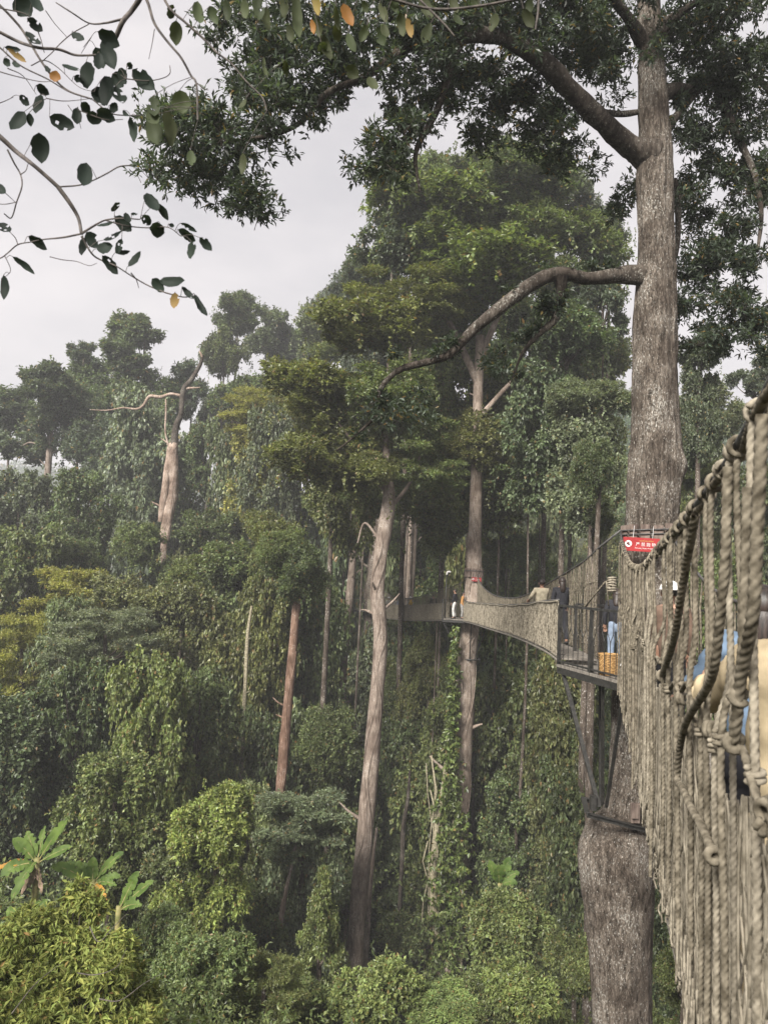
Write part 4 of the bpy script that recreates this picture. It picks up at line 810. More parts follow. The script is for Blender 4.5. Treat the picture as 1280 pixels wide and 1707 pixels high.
branch_set('leafy_branch', 'leafy branch with tangled twigs and a few insect eaten leaves in the top left corner', 2.9, (40, -60),
 [zt(10,7,[(560,-60),(530,0),(500,45),(470,80),(445,135),(425,175)]), zt(4,2,[(470,72),(400,88),(340,88),(275,48),(215,10)]), zt(2,1.5,[(340,92),(280,125),(232,165),(200,200),(160,236)]),
  zt(6,4,[(-60,90),(0,122),(75,160),(150,182),(225,188),(290,210),(370,210)]), zt(5,3,[(-30,-10),(40,60),(90,120),(150,220),(200,290),(260,345),(350,377)]), zt(3,2,[(0,180),(80,250),(180,300),(265,350),(355,380)]), zt(2,1,[(120,250),(170,230),(225,260),(300,330),(360,350)]),
  zt(2,1.5,[(480,300),(560,308),(620,298),(648,280),(648,250)]), zt(2.5,1.5,[(0,30),(110,60),(150,130),(170,200)]), zt(2.5,1.5,[(355,380),(420,430),(480,440),(540,440)]), zt(2,1,[(-10,270),(60,290),(150,310),(200,310)]), zt(2,1,[(180,375),(250,385),(355,375)]), zt(2,1,[(30,260),(90,290),(140,360)]), zt(1.5,1,[(175,40),(210,90),(255,140)]), zt(2,1,[(-20,400),(20,385),(52,370)]), zt(1.5,1,[(320,180),(350,140),(310,205)]), zt(1.5,1,[(260,400),(300,460),(310,490)]), zt(2,1,[(300,420),(400,455),(470,455)]), zt(1.5,1,[(590,110),(580,170),(568,225)])],
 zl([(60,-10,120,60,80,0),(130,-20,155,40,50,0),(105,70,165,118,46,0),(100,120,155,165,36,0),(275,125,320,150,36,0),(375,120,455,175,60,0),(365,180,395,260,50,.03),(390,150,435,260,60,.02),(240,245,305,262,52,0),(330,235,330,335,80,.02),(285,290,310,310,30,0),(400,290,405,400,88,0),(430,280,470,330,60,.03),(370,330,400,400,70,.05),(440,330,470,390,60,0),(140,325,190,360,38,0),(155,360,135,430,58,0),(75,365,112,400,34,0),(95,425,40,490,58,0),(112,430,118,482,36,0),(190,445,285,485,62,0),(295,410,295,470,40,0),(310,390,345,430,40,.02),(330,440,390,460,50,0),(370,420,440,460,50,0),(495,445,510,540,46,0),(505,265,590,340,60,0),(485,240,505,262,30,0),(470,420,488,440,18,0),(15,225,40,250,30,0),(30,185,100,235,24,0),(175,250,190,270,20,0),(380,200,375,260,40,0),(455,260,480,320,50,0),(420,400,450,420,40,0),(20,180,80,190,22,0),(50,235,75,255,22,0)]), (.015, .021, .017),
 withered=zl([(190,280,232,300,40,-.05)]))
branch_set('top_branch', 'branch of large olive leaves with two orange withered ones hanging along the top edge', 2.6, (560, -90),
 [(6,3,[(220,-40,0),(245,0,0),(258,39,0),(280,70,0),(302,96,0),(318,125,.02),(328,142,0),(330,200,0)]), (5,2,[(255,-50,0),(280,9,0),(310,38,0),(341,66,.02),(362,88,0),(385,105,0),(410,135,0),(437,162,0),(445,185,0)]), (2,1,[(328,138,0),(340,148,0),(348,150,0)]),
  (7,4,[(380,-60,0),(470,-10,0),(560,-20,.02),(640,-5,0),(720,15,0),(800,10,0),(900,-10,0)]), (4,2,[(700,0,0),(740,40,0),(757,60,0)]), (5,3,[(895,-40,0),(897,10,0),(892,50,0)])],
 [(294,34,294,76,22,0),(330,2,334,37,22,0),(280,10,290,30,26,0),(255,160,258,192,22,0),(248,185,262,205,22,0),(275,180,285,245,30,.04),(300,150,305,190,32,.02),(250,195,262,240,30,.05),(318,250,320,275,16,0),(405,255,402,290,16,0),(350,10,362,40,18,0),(375,0,380,35,18,0),(405,0,410,30,20,0),(430,-5,432,32,20,0),(440,95,448,128,8,0),(475,100,478,130,10,0),(410,165,398,180,12,0),
  (470,-10,474,30,22,.05),(495,-10,500,60,20,.06),(528,30,532,62,16,.03),(535,70,540,90,24,.03),(540,58,552,98,22,.06),(560,40,565,70,18,.04),(560,10,566,50,14,0),(605,0,612,22,12,0),(632,5,644,36,14,0),(612,42,600,70,16,0),(628,45,640,76,20,.04),(640,40,645,60,16,0),(666,20,672,60,18,.03),(678,30,686,62,14,0),(718,38,706,70,18,0),(758,20,770,40,16,0),(826,22,818,52,20,0),(872,15,888,46,18,0),(880,-4,884,22,16,0),(700,-10,720,30,20,.03),(655,-10,660,20,18,0),(575,112,598,128,22,0),(615,128,628,148,20,.02),(520,-15,530,25,18,0),(750,-10,762,20,16,0),(790,-10,795,14,16,0),(445,10,450,50,16,.06),(480,40,486,70,16,.07),(580,55,592,85,16,.05)], (.036, .043, .022),
 withered=[(519,32,523,56,10,-.03),(572,6,588,42,20,-.03)])
# ------------------------------------------------------------------ rope bridges
def interp_path(keys):           # keys (y, z): a smooth cable height
    k = smooth_path([[a, b] for a, b in keys], 8); return lambda y: np.interp(y, k[:, 0], k[:, 1])
def bridge_line(a, b):           # plan line from a to b; right-hand normal
    a = np.array(a, float); b = np.array(b, float); t = (b-a)/np.linalg.norm(b-a); n = np.array([t[1], -t[0]])
    return lambda y, off=0: (a+(b-a)*((y-a[1])/(b[1]-a[1])))+n*off
rng = np.random.default_rng(31)
# -- the near bridge, alongside the camera
LN = bridge_line((.407, 0), (.407+.277*14, 14)); WD = .78
zl_ = interp_path([(-1.5,1.5),(0,.95),(1.0,.66),(1.84,.485),(2.57,.383),(3.89,.297),(4.98,.252),(6.9,.166),(9.4,.256),(11.2,.45),(13.07,.76),(14.2,1.0)])
zr_ = interp_path([(-1.5,1.5),(0,.95),(1.5,.55),(3.89,.05),(6.0,-.12),(8.5,.02),(11,.45),(13.0,.85),(14.2,1.05)])
DECK = -1.62
def L3(y, z, off=0, f=LN):
    p = f(y, off); return np.array([p[0], p[1], z+EZ])
B0 = np.array([*LN(0, WD/2), EZ+DECK]); br1 = thing('rope_bridge', 'near rope bridge of thick hanging ropes running from the camera to the giant tree', 'rope bridge', B0)
def cable(par, base, pts, r, m, name='main_cable', rope=False):
    mb = MB()
    if rope: mb.add(*rope_geo(np.array(pts)-base, r, r*7, 12))
    else: mb.tube(np.array(pts)-base, r, 8)
    return link(name, mb.mesh(name, True), m, par)
ys = np.r_[np.linspace(-1.2, 13.2, 70)]
endL = P(1034, 886, 14.75); endR = P(1126, 893, 14.6)
cable(br1, B0, [L3(y, zl_(y)) for y in ys]+[endL], .016, M_CABLE); cable(br1, B0, [L3(y, zr_(y), WD) for y in ys]+[endR], .016, M_CABLE)
cable(br1, B0, smooth_path([L3(y, zl_(y)-.02, .012*math.sin(y*9)) for y in np.linspace(.8, 13.2, 60)], 3), .014, M_ROPE, 'edge_rope', True)
def torus_rope(mb, c, ax, R, r, turns=1.6, h=.03, seg=7, ph=0):
    ax = unit(np.asarray(ax, float)); u = unit(np.cross(ax, [.3, .5, .8])); v = np.cross(ax, u); t = np.linspace(0, turns*2*math.pi, int(turns*12))
    mb.tube(c+np.cos(t+ph)[:, None]*u*R+np.sin(t+ph)[:, None]*v*R+((t/t[-1])-.5)[:, None]*ax*h, r, seg)
MID = lambda y: -.47-.04*math.sin(y*5.1)-.03*math.sin(y*11)
hy = []; y = .85
while y < 13.0: hy.append(y); y += (.17+.16*rng.random()) if rng.random() < .75 else .055
hy = hy[:100]; tdir = np.array([.267, .9637, 0])
for i, y in enumerate(hy):
    zt_ = float(zl_(y)); lean = rng.normal()*.035; o1 = rng.normal()*.012; o2 = rng.normal()*.02; R = rng.uniform(.0092, .0124)
    pts = [L3(y, zt_-.01, o1), L3(y+lean*.25, zt_-.12, o1-.012), L3(y+lean+rng.normal()*.012, MID(y)+.25, o1), L3(y+lean*1.1, MID(y), o2-.012), L3(y+lean*.8+rng.normal()*.015, -1.05, o2), L3(y+lean*.5+rng.normal()*.03, DECK-.02-.05*rng.random(), o2)]
    mb = MB(); near = y < 7
    mb.add(*rope_geo(smooth_path(np.array(pts)-B0, 6), R, R*6.6, 18 if near else 9, 3, 12 if near else 7))
    torus_rope(mb, L3(y, zt_-.004)-B0, tdir+np.array([0, 0, .1]), .028, R*.8, rng.uniform(1.2, 2.2), .045, 7, rng.uniform(0, 6))
    if rng.random() < .3: torus_rope(mb, L3(y+lean, MID(y), o2-.012)-B0, [0, 0, 1], R*1.7, R*.75, 2.1, .035, 6)
    link('hanger_rope', mb.mesh('hanger_rope', True), M_ROPE if rng.random() < .8 else M_ROPEB, br1)
# loose thick ropes looped over the side
def on_net(px, py, off=-.035):
    v = ray(px, py); k = .277; c = .407+off*1.0377; y = c/(v[0]/v[1]-k); return np.array([v[0]/v[1]*y, y, v[2]/v[1]*y+EZ])
for pl, R in (([(1158,858),(1151,900),(1143,940),(1133,1003),(1122,1067),(1103,1126)], .017), ([(1212,778),(1210,860),(1207,940),(1198,1045),(1185,1130),(1154,1183),(1139,1214),(1131,1256),(1128,1300),(1136,1312),(1152,1348),(1169,1378),(1188,1424)], .0145),
  ([(1270,690),(1263,850),(1256,1000),(1248,1060),(1234,1130),(1228,1190),(1222,1236)], .015), ([(1245,812),(1240,1000),(1236,1100),(1230,1160)], .013)):
    mb = MB(); mb.add(*rope_geo(smooth_path([on_net(*q)-B0 for q in pl], 6), R, R*6.2, 18, 3, 12)); torus_rope(mb, on_net(*pl[-1])-B0, [.1, .9, .3], R*1.3, R*.9, 1.4, .03, 8)
    link('loose_rope', mb.mesh('loose_rope', True), M_ROPE, br1)
mb = MB(); mb.add(*rope_geo(smooth_path([L3(y, MID(y), -.014) for y in np.linspace(.8, 13.1, 90)], 3)-B0, .011, .075, 9, 3, 8))
for y in np.arange(1.75, 8, .9):
    for q in range(2): torus_rope(mb, L3(y+rng.normal()*.02, MID(y)+rng.normal()*.01, -.014)-B0, unit(rng.normal(size=3)), .021, .0105, 1.7, .03, 8, rng.uniform(0, 6))
link('hand_rope', mb.mesh('hand_rope', True), M_ROPE, br1)
def netting(par, base, line, off, y0, y1, ztop, zbot, step, r, m, name='netting', diag=True, hstep=.14, seg=4, wob=.012):
    mb = MB(); n = int((y1-y0)/step)
    for i in range(n):
        y = y0+(i+rng.random()*.8)*step; a, b = float(ztop(y)), float(zbot(y)); l = rng.normal()*wob*2
        q = [L3(y+l*t+rng.normal()*wob, a+(b-a)*t, off+rng.normal()*wob*.5, line)-base for t in np.linspace(0, 1, 6)]
        mb.tube(q, r*rng.uniform(.7, 1.25), seg, False)
    if diag:
        for sgn in (1, -1):
            for i in range(int(n*.55)):
                y = y0+rng.random()*(y1-y0); a, b = float(ztop(y)), float(zbot(y)); ln = (a-b)*.75
                ye = y+sgn*ln
                if y0 < ye < y1: mb.tube([L3(y+(ye-y)*t+rng.normal()*wob, float(ztop(y+(ye-y)*t))*(1-t)+float(zbot(y+(ye-y)*t))*t, off+rng.normal()*wob*.5, line)-base for t in np.linspace(0, 1, 7)], r*.8, seg, False)
    k = hstep
    while k < .98:
        yy = np.linspace(y0, y1, max(8, int((y1-y0)/.35)))
        mb.tube([L3(y, float(ztop(y))*(1-k)+float(zbot(y))*k+rng.normal()*wob, off, line)-base for y in yy], r, seg, False); k += hstep
    return link(name, mb.mesh(name, True), m, par)
netting(br1, B0, LN, .02, .8, 13.0, lambda y: MID(y)-.16, lambda y: DECK-.03, .034, .0054, M_NET, hstep=.2, wob=.009)
netting(br1, B0, LN, .035, 7.0, 13.0, lambda y: zl_(y)-.02, lambda y: DECK, .085, .007, M_NET, 'inner_netting', diag=True, hstep=.2)
netting(br1, B0, LN, WD, 1.5, 13.0, lambda y: zr_(y), lambda y: DECK, .34, .011, M_ROPE, 'right_netting', diag=False, hstep=.6, seg=6)
mb = MB()                        # frayed ends and curls along the lower edge
for i in range(420):
    y = .9+rng.random()**1.5*11; c = L3(y, DECK+rng.uniform(-.06, .10), -.012+rng.normal()*.012)-B0; a = rng.uniform(0, 6.28); q = [c]
    for k in range(5): a += rng.normal()*.9; q.append(q[-1]+np.array([.02*math.cos(a)*.3, .02*math.cos(a), .02*math.sin(a)-.004])+rng.normal(size=3)*.004)
    mb.tube([c+[0, 0, .12]]+q, .0055, 5, False)
mb.tube([L3(y, DECK+.02, -.012)-B0 for y in np.linspace(.8, 13, 60)], .012, 6, False)
link('frayed_edge', mb.mesh('frayed_edge', True), M_ROPEB, br1)
mb = MB(); tl = np.array([.267, .9637, 0]); nl = np.array([.9637, -.267, 0])
for y in np.arange(-1.0, 12.9, .24):
    c = L3(y, DECK-.05, WD/2)-B0; mb.box(c, (WD-.06, .19, .03), np.stack([nl, tl, [0, 0, 1]], 1))
for off in (.0, WD): mb.tube([L3(y, DECK-.075, off)-B0 for y in np.linspace(-1.2, 13, 20)], .014, 6)
link('deck', mb.mesh('deck'), M_DECK, br1)
mb = MB()
for k in range(3): mb.tube(smooth_path([P(1034+rng.normal()*1.5, 1078+k*18, 12.4)-B0, P(1037+rng.normal()*2, 1094+k*16, 12.35)-B0, P(1036+rng.normal()*3, 1110+k*10, 12.3)-B0], 5), .010, 5)
link('white_tie', mb.mesh('white_tie', True), M_WHITE, br1)

# -- the second and third bridges
def far_bridge(label, line, y0, y1, width, zL, zR, zB, zLn, step, r, caps):
    base = np.array([*line((y0+y1)/2, width/2), EZ+float(zB((y0+y1)/2))]); t = thing('rope_bridge', label, 'rope bridge', base)
    yy = np.linspace(y0, y1, 44)
    cable(t, base, [L3(y, zL(y), 0, line) for y in yy]+([caps[0]] if caps[0] is not None else []), .022, M_CABLE); cable(t, base, ([caps[1]] if caps[1] is not None else [])+[L3(y, zR(y), width, line) for y in yy]+([caps[2]] if caps[2] is not None else []), .022, M_CABLE)
    cable(t, base, smooth_path([L3(y, zLn(y)+.015*math.sin(y*7), -.01, line) for y in yy], 3), .022, M_ROPEB, 'hand_rope')
    netting(t, base, line, 0, y0, y1, zLn, zB, step, r, M_NET, 'left_netting', True, .12, 4, .02)
    netting(t, base, line, 0, y0, y1, zL, zLn, step*3.5, r*1.2, M_ROPE, 'hanger_ropes', False, 2, 4, .02)
    netting(t, base, line, width, y0, y1, zR, zB, step*2.2, r*1.1, M_ROPE, 'right_netting', False, .3, 4, .02)
    mb = MB()
    for y in np.arange(y0, y1, .3):
        a, b = L3(y, float(zB(y))-.03, .02, line)-base, L3(y, float(zB(y))-.03, width-.02, line)-base; mb.bar(a, b, .24, .03)
    for off in (0, width): mb.tube([L3(y, float(zB(y))-.07, off, line)-base for y in yy], .02, 5)
    link('deck', mb.mesh('deck'), M_DECK, t); return t
L2 = bridge_line((3.50, 15.2), (4.85, 45.0))
zb2 = interp_path([(15.0,-1.46),(17,-1.42),(22,-1.53),(29,-1.80),(37,-2.1),(45,-2.45),(46,-2.5)])
zt2 = interp_path([(15.0,-.36),(17,-.45),(22,-.72),(29,-.95),(37,-1.18),(45,-1.42),(46,-1.45)])
zr2 = interp_path([(15.2,.72),(16.2,.52),(17.4,.36),(20.4,.02),(24.6,-.42),(29,-.68),(35.5,-.72),(41.7,-.42),(45.2,.05)])
far_bridge('second rope bridge with pale dense netting from the giant tree to the middle platform', L2, 15.3, 45.2, .75, lambda y: zt2(y)+.25*math.exp(-(46-y)*.5)+.02, zr2, zb2, zt2, .042, .0085, (None, P(1034, 884, 14.8), P(795, 957, 46)))
L3B = bridge_line((4.2, 46.6), (-1.2, 74.0))
zb3 = interp_path([(46,-2.45),(50,-2.75),(57,-3.22),(66,-3.6),(74,-3.5),(75,-3.45)])
zt3 = interp_path([(46,-1.5),(50,-1.75),(57,-2.16),(66,-2.5),(74,-2.4),(75,-2.35)])
far_bridge('third rope bridge, farthest and olive netted, between the middle and farthest platforms', L3B, 46.8, 74, .75, lambda y: zt3(y)+.45+.012*(y-60)**2*.3, lambda y: zt3(y)+.55+.012*(y-60)**2*.35, zb3, zt3, .07, .011, (None, None, None))

# ------------------------------------------------------------------ platforms
def rail_run(mb_post, mb_bar, a, b, h, base, nb, posts=2, zig=True):
    a = np.asarray(a, float); b = np.asarray(b, float); up = np.array([0, 0, h])
    for k in range(posts): p = a+(b-a)*k/(posts-1); mb_post.bar(p-base-[0, 0, .1], p+up-base, .055, .055, (b-a))
    mb_post.bar(a+up-base, b+up-base, .05, .045); mb_post.bar(a+[0, 0, .06]-base, b+[0, 0, .06]-base, .04, .03)
    for k in range(1, nb):
        p = a+(b-a)*k/nb; q = a+(b-a)*(k+.5)/nb; m = np.array([0, 0, h*.52]); w = np.array([0, 0, h*.66])
        if zig:
            mb_bar.tube([p-base, p+m-base], .008, 5); mb_bar.tube([p+m-base, q+w-base], .007, 5); mb_bar.tube([q+w-base, q+up-base], .008, 5)
            if k < nb: mb_bar.tube([p+m+(b-a)/nb-base, q+w-base], .007, 5)
        else: mb_bar.tube([p-base, p+up-base], .009, 5)
def deck_poly(corners, z, base, th=.05, tdir_=None):
    mb = MB(); c = np.array(corners, float); ctr = c.mean(0); n = 0
    # boards clipped to the polygon
    t = tdir_ if tdir_ is not None else unit(c[1]-c[0]); nrm = np.array([-t[1], t[0]]); s = (c-ctr)@nrm
    w = .14
    for k in np.arange(s.min()+w/2, s.max(), w):
        hits = []
        for i in range(len(c)):
            a, b = c[i]-ctr, c[(i+1) % len(c)]-ctr; sa, sb = a@nrm-k, b@nrm-k
            if sa*sb < 0: q = a+(b-a)*sa/(sa-sb); hits.append(q@t)
        if len(hits) >= 2:
            p0 = ctr+nrm*k+t*min(hits); p1 = ctr+nrm*k+t*max(hits); mb.bar(np.array([*p0, z-th/2])-base, np.array([*p1, z-th/2])-base, w*.93, th)
    return mb
def frame_poly(corners, z, base, h=.12):
    mb = MB()
    for i in range(len(corners)):
        a, b = np.array([*corners[i], z-h/2-.052]), np.array([*corners[(i+1) % len(corners)], z-h/2-.052]); mb.bar(a-base, b-base, .06, h)
    return mb
ZF = EZ-1.585
cA, cB, cC, cD, cE, cF_ = (4.08, 12.75), (3.50, 15.15), (4.15, 16.5), (6.5, 16.3), (6.95, 13.9), (5.6, 12.7)
pb = np.array([5.14, 15, ZF]); pl1 = thing('tree_platform', 'near wooden platform with dark steel railing round the giant trunk', 'platform', pb)
cs = [cA, cB, cC, cD, cE, cF_]
link('deck', deck_poly(cs, ZF, pb).mesh('deck'), M_DECK, pl1); link('frame', frame_poly(cs, ZF, pb).mesh('frame'), M_STEEL, pl1)
for (a, b, nb, ps) in ((cA, cB, 13, 3), (cC, cD, 12, 2), (cD, cE, 12, 2), (cE, cF_, 8, 2)):
    pm, bm_ = MB(), MB(); rail_run(pm, bm_, [*a, ZF], [*b, ZF], 1.13, pb, nb, ps)
    rl = link('railing', pm.mesh('railing'), M_STEEL, pl1); link('railing_bars', bm_.mesh('railing_bars'), M_STEEL, rl)
for a, b, w in (((937,1118,15.0),(998,1345,14.55),.075), ((1004,1130,13.7),(1004,1340,14.45),.05), ((1040,1150,13.2),(1010,1345,14.35),.055), ((1000,1120,15.8),(1000,1340,15.4),.05)):
    mb = MB(); mb.bar(P(*a)-pb, P(*b)-pb, w, w*.8, (0, 1, 0)); link('strut', mb.mesh('strut'), M_STEEL, pl1)
cl = thing('trunk_clamp', 'rusty dark steel beams clamped round the giant trunk under the platform struts', 'clamp', P(1040, 1365, 14.9))
cb = P(1040, 1365, 14.9)
for a, b in (((978,1355,14.25),(1101,1387,14.3)), ((972,1330,15.6),(1098,1352,15.6)), ((978,1354,14.2),(972,1329,15.7)), ((1096,1384,14.25),(1094,1352,15.7))):
    mb = MB(); A_, B_ = P(*a), P(*b); mb.bar(A_-cb, B_-cb, .10, .016); mb.bar(A_-cb+[0, 0, -.04], B_-cb+[0, 0, -.04], .016, .075); link('beam', mb.mesh('beam'), M_STEEL, cl)
mb = MB(); mb.box(P(1058, 1355, 14.3)-cb, (.15, .07, .34)); mb.box(P(1058, 1352, 14.24)-cb, (.11, .03, .26)); link('packing_block', mb.mesh('packing_block'), M_OLDWOOD, cl)
mb = MB(); mb.box(P(1090, 1367, 14.3)-cb, (.06, .06, .20)); link('bolt_plate', mb.mesh('bolt_plate'), M_STEEL, cl)
mb = MB(); mb.box(P(988, 1338, 14.5)-cb, (.10, .12, .26)); link('bolt_plate', mb.mesh('bolt_plate'), M_STEEL, cl)

tc_ = P(1085, 895, 15.0); co = thing('trunk_collar', 'collar of dark wooden battens and steel wire round the giant trunk', 'collar', tc_)
for k in range(15):
    a = k/15*2*math.pi; R = .545; mb = MB(); d = np.array([math.cos(a), math.sin(a), 0]); s = np.array([-math.sin(a), math.cos(a), 0])
    mb.box(d*R+np.array([0, 0, rng.normal()*.03]), (.06, .17, .36+rng.normal()*.04), np.stack([d, s, [0, 0, 1]], 1)); link('batten', mb.mesh('batten'), M_OLDWOOD, co)
for z, r in ((.13, .016), (.05, .012), (-.1, .012)):
    a = np.linspace(0, 2*math.pi, 49); mb = MB(); mb.tube(np.stack([np.cos(a)*.595, np.sin(a)*.595, z+.04*np.cos(a-.4)], 1), r, 6); link('wire', mb.mesh('wire', True), M_CABLE, co)

# ------------------------------------------------------------------ signs
def text_mesh(body, size, w=None, ext=.0015):
    cu = bpy.data.curves.new('lettering', 'FONT'); cu.body = body; cu.size = size; cu.align_x = 'CENTER'; cu.align_y = 'CENTER'; cu.extrude = ext
    ob = bpy.data.objects.new('lettering', cu); COL.objects.link(ob); bpy.context.view_layer.update()
    me = bpy.data.meshes.new_from_object(ob.evaluated_get(bpy.context.evaluated_depsgraph_get())); bpy.data.objects.remove(ob); 
    n = len(me.vertices); co_ = np.zeros(n*3, np.float32); me.vertices.foreach_get('co', co_); co_ = co_.reshape(-1, 3)
    if w and n:
        ww = co_[:, 0].max()-co_[:, 0].min(); co_[:, 0] *= w/ww
    if n: co_[:, 0] -= (co_[:, 0].max()+co_[:, 0].min())/2; co_[:, 1] -= (co_[:, 1].max()+co_[:, 1].min())/2
    V = np.stack([co_[:, 0], -co_[:, 2], co_[:, 1]], 1); me.vertices.foreach_set('co', V.ravel().astype(np.float32)); me.materials.clear(); return me
def sign(label, pos, w, h, rz, ry, wires=True):
    t = thing('warning_sign', label, 'sign', pos, rz=rz); t.rotation_euler = (rad(3), ry, rz)
    bm = bmesh.new(); bmesh.ops.create_cube(bm, size=1); bmesh.ops.scale(bm, vec=(w, .012, h), verts=bm.verts); bmesh.ops.bevel(bm, geom=bm.edges[:], offset=.003, segments=2, affect='EDGES')
    link('plate', bm_mesh('plate', bm), M_RED_SIGN, t)
    def disc(r, y, m, nm, ring=None):
        mb = MB(); a = np.linspace(0, 2*math.pi, 33)
        if ring: V = np.concatenate([np.stack([np.cos(a)*q, 0*a, np.sin(a)*q], 1) for q in (r, ring)]); Q = [[i, i+1, 34+i, 33+i] for i in range(32)]
        else: V = np.concatenate([np.stack([np.cos(a)*r, 0*a, np.sin(a)*r], 1), [[0, 0, 0]]*1]); Q = [[i, i+1, 33, 33] for i in range(32)]
        mb.add(V+np.array([-w*.36, y, h*.04]), Q); return link(nm, mb.mesh(nm), m, t)
    if w > .4:
        bm = bmesh.new(); bmesh.ops.create_circle(bm, cap_ends=True, segments=36, radius=h*.24); me = bm_mesh('pictogram', bm); o = link('pictogram', me, M_WHITE, t, (-w*.355, -.0095, h*.03)); o.rotation_euler = (rad(90), 0, 0)
        mb = MB()                # falling rubbish, arm and slash
        for c, s_, an in (((-.012, .0, .008), (.05, .002, .018), -.9), ((.014, 0, -.022), (.036, .002, .014), -.35), ((.0, 0, -.004), (.022, .002, .03), .5), ((.02, 0, .012), (.014, .002, .014), 0)):
            R_ = Matrix.Rotation(an, 3, 'Y'); mb.box(np.array(c)*h/.24+np.array([-w*.355, -.0115, h*.03]), np.array(s_)*np.array([h/.24, 1, h/.24]), R_)
        link('pictogram_figure', mb.mesh('pictogram_figure'), M_BLACK, t)
        mb = MB(); mb.box((-w*.355, -.0135, h*.03), (h*.46, .002, .008), Matrix.Rotation(rad(45), 3, 'Y')); link('pictogram_slash', mb.mesh('pictogram_slash'), M_RED_SIGN, t)
        for body, sz, ww, x, z, m in (('ပလဝင်ဟဂလတ်ပဝ', .034, .25, .08, .30, M_YEL), ('严 禁 抛 物', .074, .345, .07, .03, M_WHITE), ('Throwing Objects Prohibited', .034, .36, .06, -.27, M_WHITE)):
            try: link('lettering', text_mesh(body, sz*h/.25, ww*w/.66), m, t, (x*w/.66, -.0085, z*h))
            except Exception as ex: print('text', ex)
    else:
        for body, sz, ww, x, z, m in (('严禁抛物', .07, w*.5, .05, .0, M_WHITE),): link('lettering', text_mesh(body, sz, ww), m, t, (x, -.0085, z))
        o = link('pictogram', bm_mesh('pictogram', (lambda b: (bmesh.ops.create_circle(b, cap_ends=True, segments=20, radius=h*.24), b)[1])(bmesh.new())), M_WHITE, t, (-w*.34, -.0095, 0)); o.rotation_euler = (rad(90), 0, 0)
    if wires:
        for x in (-w*.24, w*.28):
            mb = MB(); mb.tube([(x, .0, h*.5), (x*.97+.01, .02, h*.5+.22)], .0045, 5); link('hanging_wire', mb.mesh('hanging_wire'), M_WHITE, t)
    return t
sign('red no throwing sign with white pictogram and writing, hung on the giant trunk', P(1069, 908, 14.28), .66, .255, rad(-19), rad(2))
sign('small red sign on the trunk of the second platform', P(794, 966, 45.85), .56, .24, rad(-7), rad(2))
c2p = P(790, 955, 46.5); co2 = thing('trunk_collar', 'dark collar of battens on the second platform trunk', 'collar', c2p)
for k in range(11):
    a = k/11*2*math.pi; mb = MB(); d = np.array([math.cos(a), math.sin(a), 0]); mb.box(d*.54, (.06, .22, .5), np.stack([d, [-d[1], d[0], 0], [0, 0, 1]], 1)); link('batten', mb.mesh('batten'), M_OLDWOOD, co2)
a = np.linspace(0, 2*math.pi, 33); mb = MB(); mb.tube(np.stack([np.cos(a)*.6, np.sin(a)*.6, .12+0*a], 1), .02, 5); link('wire', mb.mesh('wire'), M_CABLE, co2)

# second and third platforms
def small_platform(label, cs, z, trunk_c, foot, rails):
    b = np.array([*trunk_c, z]); t = thing('tree_platform', label, 'platform', b)
    link('deck', deck_poly(cs, z, b, .06).mesh('deck'), M_DECK, t); link('frame', frame_poly(cs, z, b, .14).mesh('frame'), M_STEEL, t)
    for c in cs:
        mb = MB(); e = np.array([*trunk_c, foot]); d = np.array([*c, z])-e; d[2] = 0; e = e+unit(d)*.55
        mb.bar(np.array([*c, z-.1])-b, e-b, .06, .06, (0, 1, 0)); link('strut', mb.mesh('strut'), M_STEEL, t)
    a = np.linspace(0, 2*math.pi, 25); mb = MB(); mb.tube(np.stack([np.cos(a)*.62, np.sin(a)*.62, foot-z+0*a], 1), .05, 6); link('ring', mb.mesh('ring'), M_STEEL, t)
    for i, j in rails:
        pm, bm_ = MB(), MB(); rail_run(pm, bm_, [*cs[i], z], [*cs[j], z], 1.05, b, 9, 2, False); rl = link('railing', pm.mesh('railing'), M_STEEL, t)
    return t
p2c = P(784, 1030, 46.5); z2 = EZ-2.42
cs2 = [(P(737,1030,45.6)[0], 45.6), (P(737,1030,47.6)[0], 47.6), (P(815,1030,47.9)[0], 47.9), (P(806,1030,45.5)[0], 45.5), (P(786,1030,44.9)[0], 44.9)]
small_platform('second platform with two visitors, seen through the bridge rails on the ivy tree', cs2, z2, p2c[:2], float(P(777, 1098, 46.5)[2]), [(0, 1), (1, 2)])
p3c = P(612, 1015, 75); z3 = EZ-3.45
cs3 = [(P(590,1015,74)[0], 74), (P(588,1015,77)[0], 77), (P(640,1015,77)[0], 77), (P(636,1015,74)[0], 74)]
small_platform('farthest platform, dark and thin, left of the slim pale trunk', cs3, z3, p3c[:2], float(P(603, 1085, 75)[2]), [(0, 1), (0, 3)])

# white headed camera pole on the second platform
c0 = P(741, 1030, 45.6); t = thing('camera_pole', 'thin dark pole with a white head on the second platform', 'pole', c0)
top = P(746, 958, 45.6); mb = MB(); mb.tube([[0, 0, -.1], (top-c0)*[.4, 0, 1]], .035, 8); link('pole', mb.mesh('pole', True), M_STEEL, t)
mb = MB(); mb.tube(smooth_path([(top-c0)*[.4, 0, 1], (top-c0)*[.4, 0, 1]+[.02, 0, .14], (top-c0)*[.4, 0, 1]+[.14, 0, .18], (top-c0)*[.4, 0, 1]+[.22, 0, .14]], 4), [.055]*6+[.06]*7, 10); link('lamp_head', mb.mesh('lamp_head', True), M_WHITE, t)

